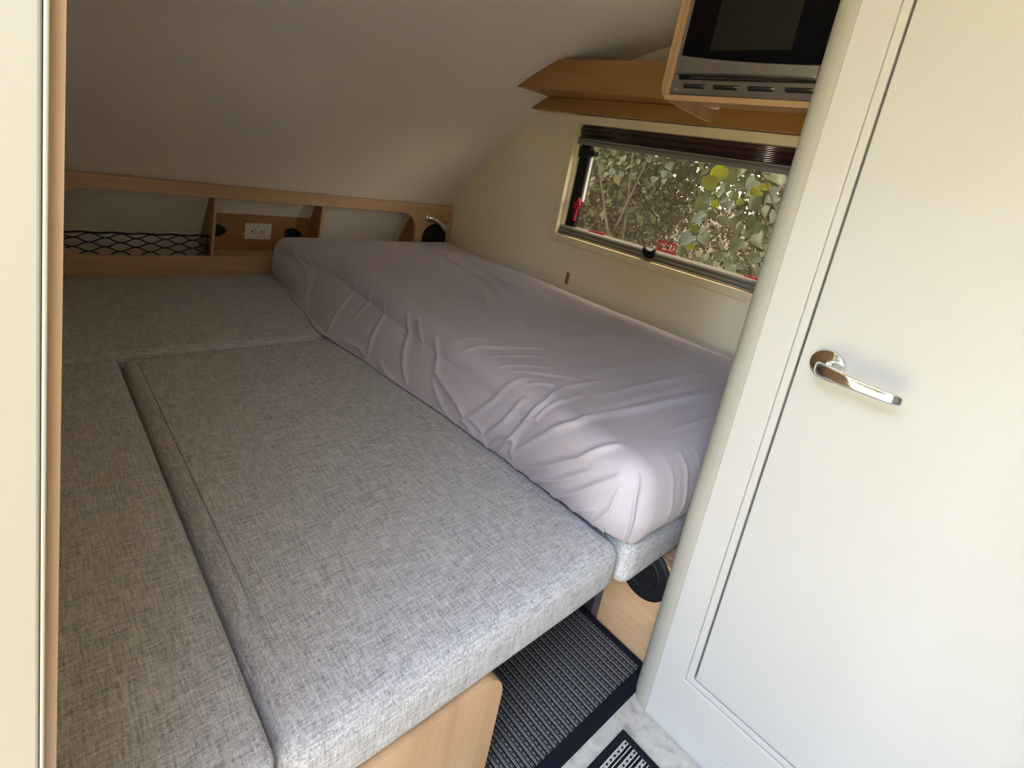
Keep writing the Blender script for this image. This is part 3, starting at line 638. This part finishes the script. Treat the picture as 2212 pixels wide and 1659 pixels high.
# ------------------------------------------------------------------ mattress in its lavender sheet
def interp(tab, x):
    if x <= tab[0][0]: return tab[0][1]
    for (xa, ya), (xb_, yb_) in zip(tab, tab[1:]):
        if x <= xb_:
            t = (x - xa) / (xb_ - xa); t = t * t * (3 - 2 * t); return ya + (yb_ - ya) * t
    return tab[-1][1]
YT = [(-2.24, 0.812), (-2.10, 0.850), (-1.82, 0.925), (-1.5, 0.905), (-1.32, 0.888), (-0.965, 0.866), (-0.728, 0.852), (-0.58, 0.832), (-0.38, 0.818)]
YB = [(-2.24, 0.868), (-2.05, 0.850), (-1.80, 0.812), (-1.567, 0.776), (-1.23, 0.812), (-0.88, 0.842), (-0.41, 0.868)]
XB, XF, YW, ZT, r_ = -2.235, -0.374, 1.778, -0.492, 0.062
hs = 0.116; q_ = r_ * PI / 2; LL = q_ + hs
def cyl(x): return interp(YT, x) + r_
def S(x, z): return (x, cyl(x) - (q_ + (ZT - r_ - z)))
RID = []   # (polyline in sheet coordinates, height, width)
def ridge(pts, h, w_): RID.append((np.array(pts, float), h * 1.35, w_ * 0.64))
ridge([(-1.90, 1.470), (-1.432, 1.367), (-1.174, 1.239), (-1.009, 1.147)], 0.011, 0.020)
ridge([(-1.80, 1.515), (-1.42, 1.420), (-1.17, 1.310), (-1.05, 1.24)], -0.009, 0.020)
ridge([(-1.90, 1.585), (-1.556, 1.49), (-1.229, 1.379), (-1.08, 1.31)], 0.010, 0.018)
ridge([(-1.70, 1.60), (-1.45, 1.53), (-1.2, 1.45)], 0.005, 0.02)
ridge([(-1.484, 1.328), (-1.215, 1.168), (-1.021, 1.009)], 0.007, 0.015)
ridge([(-1.30, 1.17), (-1.10, 1.06)], 0.004, 0.012)
ridge([(-1.60, 1.30), (-1.35, 1.20)], 0.003, 0.02)
ridge([(-0.985, 0.86), (-0.92, 0.961), (-0.868, 1.075)], 0.006, 0.014)
ridge([(-0.89, 0.90), (-0.83, 1.03)], 0.004, 0.010)
ridge([(-0.84, 0.89), (-0.77, 1.00)], 0.004, 0.010)
ridge([S(-0.735, -0.650), S(-0.692, -0.569), (-0.662, 0.870), (-0.678, 0.946), (-0.668, 1.060)], 0.012, 0.012)
ridge([S(-0.715, -0.645), S(-0.63, -0.560), (-0.570, 0.860), (-0.541, 1.014), (-0.50, 1.30), (-0.475, 1.60)], 0.011, 0.013)
ridge([(-0.575, 0.90), (-0.572, 0.97), (-0.535, 1.30), (-0.51, 1.60)], -0.006, 0.012)
ridge([(-0.62, 1.00), (-0.60, 1.2), (-0.575, 1.55)], 0.006, 0.016)
ridge([(-0.70, 1.05), (-0.70, 1.35)], 0.003, 0.02)
ridge([(-0.78, 1.10), (-0.80, 1.4)], 0.003, 0.025)
ridge([S(-0.69, -0.663), S(-0.60, -0.605), S(-0.52, -0.545), (-0.465, 0.870)], 0.010, 0.011)
ridge([S(-0.64, -0.663), S(-0.565, -0.615), S(-0.49, -0.555)], 0.008, 0.009)
ridge([S(-0.575, -0.660), S(-0.50, -0.600), S(-0.43, -0.530)], 0.009, 0.010)
ridge([S(-0.53, -0.664), S(-0.46, -0.610)], 0.006, 0.009)
ridge([S(-0.80, -0.655), S(-0.745, -0.585), S(-0.72, -0.52)], 0.009, 0.011)
ridge([S(-0.775, -0.660), S(-0.73, -0.61), S(-0.70, -0.60), S(-0.69, -0.64)], 0.009, 0.010)
ridge([S(-0.86, -0.64), S(-0.80, -0.56), (-0.76, 0.90)], 0.005, 0.014)
ridge([S(-1.10, -0.52), S(-1.02, -0.585), S(-0.90, -0.61), S(-0.82, -0.655)], 0.009, 0.014)
ridge([S(-1.28, -0.51), S(-1.20, -0.575), S(-1.10, -0.645)], 0.008, 0.012)
ridge([S(-1.22, -0.505), S(-1.13, -0.565)], 0.006, 0.012)
ridge([S(-1.42, -0.52), S(-1.36, -0.58), S(-1.30, -0.65)], 0.007, 0.012)
ridge([S(-1.53, -0.51), S(-1.48, -0.60)], 0.005, 0.012)
ridge([S(-1.66, -0.52), S(-1.58, -0.60), S(-1.52, -0.655)], 0.006, 0.012)
ridge([S(-2.12, -0.50), S(-2.02, -0.545), S(-1.88, -0.60), S(-1.74, -0.66)], 0.005, 0.013)
ridge([S(-2.00, -0.51), S(-1.90, -0.56), S(-1.80, -0.63)], -0.003, 0.012)
ridge([S(-1.25, -0.640), S(-1.18, -0.655), S(-1.10, -0.650)], 0.007, 0.010)
ridge([S(-0.90, -0.665), S(-0.85, -0.62), S(-0.80, -0.625), S(-0.77, -0.67)], 0.008, 0.010)
ridge([S(-0.70, -0.56), S(-0.66, -0.535), (-0.635, 0.905), (-0.64, 0.96)], 0.008, 0.008)
ridge([(-0.74, 0.885), (-0.70, 0.93), (-0.72, 0.985)], 0.006, 0.008)
ridge([(-0.80, 0.90), (-0.74, 0.965), (-0.70, 1.02)], 0.005, 0.008)
ridge([(-1.02, 0.90), (-0.98, 0.97)], 0.004, 0.009)
ridge([S(-0.47, -0.66), S(-0.43, -0.60), S(-0.41, -0.54)], 0.006, 0.008)
ridge([S(-1.02, -0.60), S(-0.95, -0.64), S(-0.90, -0.66)], 0.006, 0.009)
ridge([S(-1.45, -0.65), S(-1.36, -0.64), S(-1.28, -0.66)], 0.006, 0.009)
ridge([(-0.45, 1.00), (-0.43, 1.25), (-0.42, 1.5)], 0.004, 0.012)
ridge([(-0.88, 1.15), (-0.90, 1.5)], 0.0025, 0.016)
ridge([(-1.05, 1.62), (-0.8, 1.60), (-0.6, 1.62)], 0.004, 0.014)
ridge([(-1.10, 1.70), (-0.85, 1.69), (-0.55, 1.70)], 0.005, 0.010)
ridge([(-1.38, 1.62), (-1.22, 1.60)], 0.005, 0.007)
ridge([(XF - r_ + 0.06, cyl(XF) - 0.06), (XF - r_ + 0.14, cyl(XF) - 0.14), (XF - r_ + 0.21, cyl(XF) - 0.21)], 0.011, 0.016)
for k in range(7):
    y = 0.93 + 0.055 * k; ridge([(XF + q_ - r_ + 0.115, y + 0.02), (XF - 0.02, y)], 0.0025 if k % 2 else 0.0018, 0.012)
def segdist(px, py, pts):
    best = np.full(px.shape, 9.0); par = np.zeros(px.shape); tot = 0; lens = [np.hypot(*(b - a)) for a, b in zip(pts, pts[1:])]; Lt = sum(lens)
    for (a, b, l) in zip(pts, pts[1:], lens):
        dx, dy = b - a; t = np.clip(((px - a[0]) * dx + (py - a[1]) * dy) / (l * l), 0, 1)
        dd = np.hypot(px - (a[0] + dx * t), py - (a[1] + dy * t)); mk = dd < best
        best = np.where(mk, dd, best); par = np.where(mk, (tot + t * l) / Lt, par); tot += l
    return best, par
NA, NB = 540, 340
A = np.concatenate([np.linspace(XB + r_ - LL, XB + r_, 14)[:-1], np.linspace(XB + r_, XF - r_, NA - 56), np.linspace(XF - r_, XF - r_ + LL, 44)[1:]])
tb = np.concatenate([np.linspace(-1, 0, 90)[:-1], np.linspace(0, 1, NB - 102), np.linspace(1, 2, 14)[1:]])
PX = np.zeros((len(A), len(tb))); PY = PX.copy(); PZ = PX.copy(); SA = PX.copy(); SB = PX.copy()
for i, a in enumerate(A):
    ac = min(max(a, XB + r_), XF - r_); c0 = cyl(ac); c1 = YW - r_; yT, yB = interp(YT, ac), interp(YB, ac)
    for j, t in enumerate(tb):
        b = c0 + t * LL if t < 0 else (c0 + (c1 - c0) * t if t <= 1 else c1 + (t - 1) * LL)
        dx = a - ac; bc = min(max(b, c0), c1); dy = b - bc; m_ = max(abs(dx), abs(dy)); x, y, z = ac, bc, ZT
        if m_ > 1e-9:
            hyp = math.hypot(dx, dy); ux, uy = dx / hyp, dy / hyp
            if m_ < q_: o_, dr_ = r_ * math.sin(m_ / r_), r_ * (1 - math.cos(m_ / r_)); s_ = 0
            else: o_, dr_ = r_, r_ + (m_ - q_); s_ = (m_ - q_) / hs
            x += ux * o_; y += uy * o_; z -= dr_
            if uy < 0: y += (yB - 0.013 - yT) * s_ * abs(uy) - 0.016 * math.sin(PI * s_) * abs(uy); z -= 0.012 * s_ * abs(uy)
            if ux > 0: x += -0.012 * s_ * s_ + 0.008 * math.sin(PI * s_); z += 0.012 * s_ * s_ * (0.5 + 0.5 * math.sin(y * 22))
            if ux < 0: x += 0.03 * s_
        else:
            u1 = (bc - c0) / (c1 - c0); u2 = (ac - XB - r_) / (XF - XB - 2 * r_)
            z += 0.012 * math.sin(PI * u1) ** 0.8 * math.sin(PI * min(1, max(0, u2))) ** 0.5
        PX[i, j], PY[i, j], PZ[i, j], SA[i, j], SB[i, j] = x, y, z, a, b
D = np.zeros_like(PX)
for pts, h, w_ in RID:
    dd, par = segdist(SA, SB, pts); fade = np.clip(np.sin(PI * np.clip(par * 0.86 + 0.07, 0, 1)), 0, 1) ** 0.7
    D += h * np.exp(-(dd / w_) ** 1.45) * fade - 0.35 * h * np.exp(-(dd / (w_ * 2.4)) ** 2) * fade
for k in range(10):
    fx, fy = rng.uniform(3, 16), rng.uniform(3, 14); D += 0.0011 * np.sin(SA * fx + rng.uniform(0, 6)) * np.sin(SB * fy + rng.uniform(0, 6))
P3 = np.stack([PX, PY, PZ], -1)
ta = np.gradient(P3, axis=0); tb_ = np.gradient(P3, axis=1); nn = np.cross(ta, tb_); nn /= (np.linalg.norm(nn, axis=-1, keepdims=True) + 1e-9)
P3 = P3 + nn * D[..., None]
P3[..., 1] = np.minimum(P3[..., 1], 1.797)
P3[..., 2] = np.maximum(P3[..., 2], -0.6665)
na, nb_ = P3.shape[:2]
m = MB(); m.add(P3.reshape(-1, 3).tolist(), [(i * nb_ + j, (i + 1) * nb_ + j, (i + 1) * nb_ + j + 1, i * nb_ + j + 1) for i in range(na - 1) for j in range(nb_ - 1)])
mt = m.build('mattress', SHEET, smooth=True)
tag(mt, 'mattress in a wrinkled lavender fitted sheet along the window wall', 'mattress')
hem_i = [P3[i, 0] for i in range(13, na - 62, 4)]
MB().tube([(p[0], p[1], p[2] + 0.001) for p in hem_i], 0.0028, 6).build('hem', SHEET, mt, smooth=True)

# ------------------------------------------------------------------ rugs
def rug(name, x0, x1, y0, y1, mat, bw_, label, bx=None):
    bx = bx or bw_
    r0 = empty(name, ((x0 + x1) / 2, (y0 + y1) / 2, -1.03), label, 'rug')
    MB().box(x0 + bx, x1 - bx, y0 + bw_, y1 - bw_, -1.0295, -1.0225).build('weave', mat, r0)
    MB().prism([(x0, y0), (x1, y0), (x1, y1), (x0, y1)], 2, -1.0295, -1.0205, holes=[[(x0 + bx, y0 + bw_), (x1 - bx, y0 + bw_), (x1 - bx, y1 - bw_), (x0 + bx, y1 - bw_)]]).build('binding', BIND, r0, bevel=0.003)
rug('striped_rug', -1.45, -0.338, 0.587, 1.0275, RUG1, 0.017, 'dark blue and grey striped rug under the bed', 0.027)
rug('door_rug', -0.309, 0.25, 0.36, 0.868, RUG2, 0.014, 'small dark striped rug on the floor in front of the bathroom')

# ------------------------------------------------------------------ outdoors
gz = -1.55
tag(MB().add([(-40, -40, gz), (40, -40, gz), (40, 40, gz), (-40, 40, gz)], [(0, 1, 2, 3)]).build('ground', GROUND), kind='structure')
LITTER = plain('leaf_litter', (0.050, 0.040, 0.026), 0.95, var=0.4, scale=8, spec=0.1)
struct(MB().add([(-30, 2.1, gz + 0.02), (30, 2.1, gz + 0.02), (30, 34, gz + 0.9), (-30, 34, gz + 0.9)], [(0, 1, 2, 3)]).build('forest_floor', LITTER))
def leaf_mesh():
    pts = [(0, 0.07), (0.15, -0.03), (0.33, 0.01), (0.47, 0.18), (0.51, 0.40), (0.44, 0.62), (0.29, 0.82), (0.11, 0.98), (0, 1.08)]
    vs = []; fs = []
    for x, y in pts: vs.append((x, y, 0.26 * abs(x) - 0.22 * (y - 0.4) ** 2))
    n = len(pts)
    for x, y in pts[1:-1]: vs.append((-x, y, 0.26 * abs(x) - 0.22 * (y - 0.4) ** 2))
    mid = len(vs); 
    ys = [p[1] for p in pts]
    for y in ys[1:-1]: vs.append((0, y, -0.04 - 0.22 * (y - 0.4) ** 2))
    k = n - 2
    for i in range(k - 1):
        fs.append((1 + i, 2 + i, mid + 1 + i, mid + i)); fs.append((n + i + 1, n + i, mid + i, mid + i + 1))
    fs += [(0, 1, mid), (0, mid, n), (k, n - 1, mid + k - 1), (n + k - 1, mid + k - 1, n - 1)]
    me = bpy.data.meshes.new('leaf'); me.from_pydata(vs, [], fs); me.update(); me.materials.append(LEAF)
    for p in me.polygons: p.use_smooth = True
    return me
LM = leaf_mesh(); LMY = LM.copy(); LMY.name = 'leaf_bright'; LMY.materials.clear(); LMY.materials.append(LEAFY)
LV = [(-1.24, 2.58, 0.12, 0.087, 'y'), (-1.23, 2.51, 0.06, 0.076, 'y'), (-1.33, 2.67, -0.05, 0.078, 'p'), (-1.24, 2.54, -0.01, 0.057, 'p'), (-1.17, 2.49, 0.02, 0.044, 'w'), (-1.25, 2.67, -0.03, 0.057, 'y'), (-1.35, 2.95, 0.13, 0.103, 'g'), (-1.27, 2.89, 0.16, 0.075, 'g'), (-1.32, 2.87, 0.06, 0.056, 'p'), (-1.13, 2.57, 0.02, 0.049, 'p'), (-1.17, 2.75, -0.0, 0.043, 'y'), (-1.04, 2.6, 0.06, 0.053, 'y'), (-0.98, 2.54, 0.09, 0.051, 'y'), (-0.94, 2.51, 0.13, 0.091, 'w'), (-0.96, 2.57, 0.04, 0.043, 'g'), (-1.25, 2.96, -0.06, 0.051, 'w'), (-1.2, 2.91, -0.08, 0.045, 'g'), (-1.44, 2.89, -0.15, 0.069, 'p'), (-1.44, 2.89, -0.19, 0.064, 'y'), (-1.22, 2.56, -0.17, 0.06, 'w'), (-1.33, 2.62, -0.24, 0.083, 'p'), (-1.38, 2.79, -0.29, 0.046, 'y'), (-1.46, 2.85, -0.34, 0.059, 'p'), (-1.34, 2.92, -0.35, 0.058, 'w'), (-1.27, 2.93, -0.31, 0.068, 'w'), (-1.11, 2.5, -0.32, 0.054, 'p'), (-1.14, 2.78, -0.34, 0.073, 'w'), (-1.05, 2.82, -0.27, 0.067, 'g'), (-1.06, 2.73, -0.31, 0.056, 'p'), (-0.95, 2.55, -0.15, 0.077, 'g'), (-1.01, 2.71, -0.12, 0.068, 'g'), (-0.98, 2.5, -0.09, 0.064, 'g'), (-1.31, 2.96, -0.12, 0.068, 'g'), (-1.25, 2.93, -0.12, 0.061, 'g'), (-0.99, 2.75, 0.13, 0.054, 'p'), (-0.97, 2.62, 0.08, 0.047, 'g'), (-1.25, 2.95, 0.11, 0.066, 'g'), (-1.1, 2.76, 0.01, 0.061, 'p'), (-1.1, 2.94, -0.02, 0.064, 'g'), (-1.29, 2.92, -0.03, 0.056, 'g'), (-1.28, 2.73, -0.09, 0.049, 'g'), (-0.96, 2.68, -0.04, 0.062, 'p'), (-0.98, 2.78, -0.2, 0.06, 'g'), (-1.06, 2.69, -0.14, 0.055, 'g'), (-1.25, 2.54, -0.1, 0.051, 'g'), (-1.2, 2.62, -0.0, 0.051, 'p'), (-1.03, 2.9, -0.33, 0.058, 'p'), (-1.0, 2.47, -0.26, 0.043, 'g')]
LV2 = [(-2.27, 3.21, 0.11, 0.053, 'w'), (-2.31, 3.39, 0.09, 0.062, 'w'), (-2.48, 3.28, 0.1, 0.049, 'w'), (-2.43, 3.36, 0.04, 0.056, 'p'), (-2.24, 3.34, 0.04, 0.047, 'w'), (-2.57, 3.3, 0.12, 0.057, 'w'), (-2.71, 3.5, 0.17, 0.052, 'w'), (-2.44, 3.26, 0.15, 0.041, 'w'), (-2.38, 3.32, 0.15, 0.041, 'w'), (-2.59, 3.26, 0.07, 0.049, 'w'), (-2.16, 3.39, 0.17, 0.047, 'p'), (-2.17, 3.28, 0.14, 0.039, 'p')]
for _ in range(110):      # the rest of the shrub, reaching past the window edge and higher up
    LV.append((random.uniform(-1.35, -0.3), random.uniform(2.6, 3.2), random.uniform(-0.55, 0.75), random.uniform(0.045, 0.08), random.choice('gggpw')))
for _ in range(60): LV2.append((random.uniform(-2.9, -1.9), random.uniform(3.2, 3.7), random.uniform(0.0, 0.8), random.uniform(0.04, 0.06), random.choice('wpg')))
NR = {'y': (0.35, -0.80, -0.45), 'p': (0.25, -0.80, 0.30), 'w': (0.25, -0.55, 0.80), 'g': (0.2, -0.75, 0.2)}
def shrub(name, base, leaves, label, stems):
    o = empty(name, base, label, 'shrub')
    for k, pts in enumerate(stems): MB().tube(pts, [0.012 * (1 - 0.75 * i / (len(pts) - 1)) for i in range(len(pts))], 6).build('branch', BARK, o, smooth=True)
    for (x, y, z, s, t) in leaves:
        n_ = Vector(NR[t]) + Vector((random.uniform(-.6, .6), random.uniform(-.25, .25), random.uniform(-.35, .35)))
        if t == 'g': n_ += Vector((random.uniform(-.4, .4), 0, random.uniform(-.5, .5)))
        up = Vector((random.uniform(-0.9, 0.9), 0, -1)); zc_ = n_.normalized(); yc = (up - zc_ * up.dot(zc_)).normalized(); xc = yc.cross(zc_)
        l = bpy.data.objects.new('leaf', LMY if t == 'y' else LM); col.objects.link(l); l.parent = o
        Mx = Matrix((xc, yc, zc_)).transposed() @ Matrix.Diagonal((s, s, s)); off = Vector((x, y, z + H)) - Mx @ Vector((0, 0.5, 0)) - WO[o]
        l.matrix_local = Matrix.Translation(off) @ Mx.to_4x4()
def stem(a, b, c=0.15, n=7):
    a, b = Vector(a), Vector(b); return [tuple(a.lerp(b, i / n) + Vector((c * math.sin(PI * i / n), c * 0.4 * math.sin(2 * PI * i / n), 0))) for i in range(n + 1)]
shrub('round_leaf_shrub', (-0.7, 2.9, gz), LV, 'shrub with large round leaves close outside the window on the right',
      [stem((-0.7, 2.9, gz), (-0.75, 2.8, 0.8), -0.1), stem((-0.72, 2.85, -0.6), (-1.3, 2.6, 0.1), -0.05), stem((-0.72, 2.85, -0.9), (-1.45, 2.85, -0.3), 0.0), stem((-0.74, 2.85, -0.1), (-1.2, 2.55, 0.35), 0.0), stem((-0.8, 2.85, -0.5), (-1.0, 2.5, 0.15), 0.05), stem((-0.72, 2.85, -1.0), (-1.1, 2.55, -0.35), 0.0)])
shrub('bright_leaf_shrub', (-2.4, 3.6, gz), LV2, 'thin shrub with sunlit leaves at the upper left of the window',
      [stem((-2.4, 3.6, gz), (-2.4, 3.4, 0.9), 0.1), stem((-2.4, 3.5, -0.5), (-2.7, 3.4, 0.3), 0.0), stem((-2.38, 3.5, -0.4), (-2.1, 3.35, 0.35), 0.0)])
def leaf_cloud(name, parent, n, box, size, mat, squash=1.0, ell=True):
    lo, hi = np.array(box[0]), np.array(box[1]); p = rng.uniform(-1, 1, (n * 2, 3))
    if ell: p = p[(np.abs(p) ** (4 if ell == 4 else 2)).sum(1) < 1.0][:n]
    else: p = p[:n]
    c = (lo + hi) / 2 + p * (hi - lo) / 2; k = len(c); c[:, 2] += H
    a = rng.normal(size=(k, 3)); a /= np.linalg.norm(a, axis=1, keepdims=True); b = np.cross(a, rng.normal(size=(k, 3))); b /= np.linalg.norm(b, axis=1, keepdims=True)
    s = rng.uniform(0.6, 1.4, (k, 1)) * size
    org = np.array(WO[parent]); v = np.stack([c - a * s * 0.5, c + b * s * 0.28, c + a * s * 0.5, c - b * s * 0.28], 1).reshape(-1, 3) - org
    me = bpy.data.meshes.new(name); me.vertices.add(4 * k); me.vertices.foreach_set('co', v.ravel()); me.loops.add(4 * k); me.loops.foreach_set('vertex_index', np.arange(4 * k, dtype=np.int32))
    me.polygons.add(k); me.polygons.foreach_set('loop_start', np.arange(0, 4 * k, 4, dtype=np.int32)); me.polygons.foreach_set('loop_total', np.full(k, 4, dtype=np.int32)); me.update(calc_edges=True)
    me.materials.append(mat); o = bpy.data.objects.new(name, me); col.objects.link(o); o.parent = parent; o['kind'] = 'stuff'; return o
def bush(name, c, rx, ry, z1, n, size, mat, label, stems=8, group=None, cat='bush'):
    o = empty(name, (c[0], c[1], gz), label, cat, group)
    leaf_cloud('foliage', o, n, ((c[0] - rx, c[1] - ry, gz - 0.1), (c[0] + rx, c[1] + ry, z1)), size, mat, ell=4)
    leaf_cloud('broad_foliage', o, n // 12, ((c[0] - rx * 0.9, c[1] - ry, gz), (c[0] + rx * 0.9, c[1] + ry * 0.2, z1)), size * 2.2, TREE2, ell=4)
    leaf_cloud('golden_foliage', o, n // 22, ((c[0] - rx * 0.9, c[1] - ry, gz), (c[0] + rx * 0.9, c[1] + ry * 0.1, z1 * 0.6)), size * 1.0, LEAFY, ell=4)
    for k in range(stems * 3):
        e = (c[0] + random.uniform(-.7, .7) * rx, c[1] + random.uniform(-.9, .3) * ry, gz + (z1 - gz) * random.uniform(0.5, 0.9))
        MB().tube(stem((c[0] + random.uniform(-.5, .5) * rx, c[1] + random.uniform(-.3, .3) * ry, gz), e, random.uniform(-.15, .15)), [0.011 - 0.0012 * i for i in range(8)], 5).build('twig', BARK, o, smooth=True)
    return o
bush('thicket', (-3.70, 4.8, 0), 1.30, 1.0, 1.9, 30000, 0.045, BUSH, 'dense twiggy thicket seen through the left of the window', 16)
bush('thicket', (-1.12, 4.9, 0), 1.24, 1.0, 1.8, 27000, 0.045, BUSH, 'dense thicket seen behind the round leaves', 14)
bush('thicket', (1.52, 5.0, 0), 1.36, 1.0, 1.9, 12000, 0.07, BUSH, 'thicket further along behind the partition', 5)
bush('thicket', (-6.62, 5.2, 0), 1.58, 1.2, 2.2, 12000, 0.08, BUSH, 'thicket far to the left beyond the window', 5)
def tree(c, rr, zc0, z1, n, size, label):
    o = empty('tree', (c[0], c[1], gz), label, 'tree')
    leaf_cloud('foliage', o, n, ((c[0] - rr, c[1] - rr, zc0), (c[0] + rr, c[1] + rr, z1)), size, TREE)
    MB().tube(stem((c[0], c[1], gz), (c[0], c[1], (zc0 + z1) / 2), 0.1), [0.14 - 0.008 * i for i in range(8)], 8).build('trunk', BARK, o, smooth=True)
for k, (x, y, lab) in enumerate(((-9.6, 9.6, 'leftmost'), (-5.75, 8.4, 'second from the left'), (-1.9, 8.6, 'middle'), (1.95, 8.4, 'second from the right'), (5.8, 8.8, 'rightmost'))):
    tree((x, y), 1.9, -1.4, 4.6 + 0.5 * (k % 3), 15000, 0.17, 'leafy tree standing behind the thicket, ' + lab + ' of five')
ot = empty('sky_blocking_tree', (-1.6, 6.2, gz), 'unseen broad tree added over the thicket to block sky above the window', 'tree')
leaf_cloud('foliage', ot, 22000, ((-6.5, 3.0, 2.3), (3.3, 7.2, 5.6)), 0.17, TREE)  # crown added out of view to cut skylight through the window
MB().tube(stem((-1.6, 6.2, gz), (-1.6, 5.6, 3.6), 0.1), [0.17 - 0.008 * i for i in range(8)], 8).build('trunk', BARK, ot, smooth=True)
for k, (x, y, rr, z1, lab) in enumerate(((-9.0, -7.5, 2.2, 4.6, 'leftmost'), (-4.6, -9.2, 2.2, 5.0, 'second from the left'), (0.0, -9.6, 2.2, 5.4, 'middle'), (4.6, -8.8, 2.2, 5.0, 'second from the right'), (8.6, -6.4, 2.2, 5.2, 'rightmost'))):
    tree((x, y), rr, -1.3, z1, 9000, 0.26, 'tall leafy tree across the clearing behind the viewer, ' + lab + ' of five')
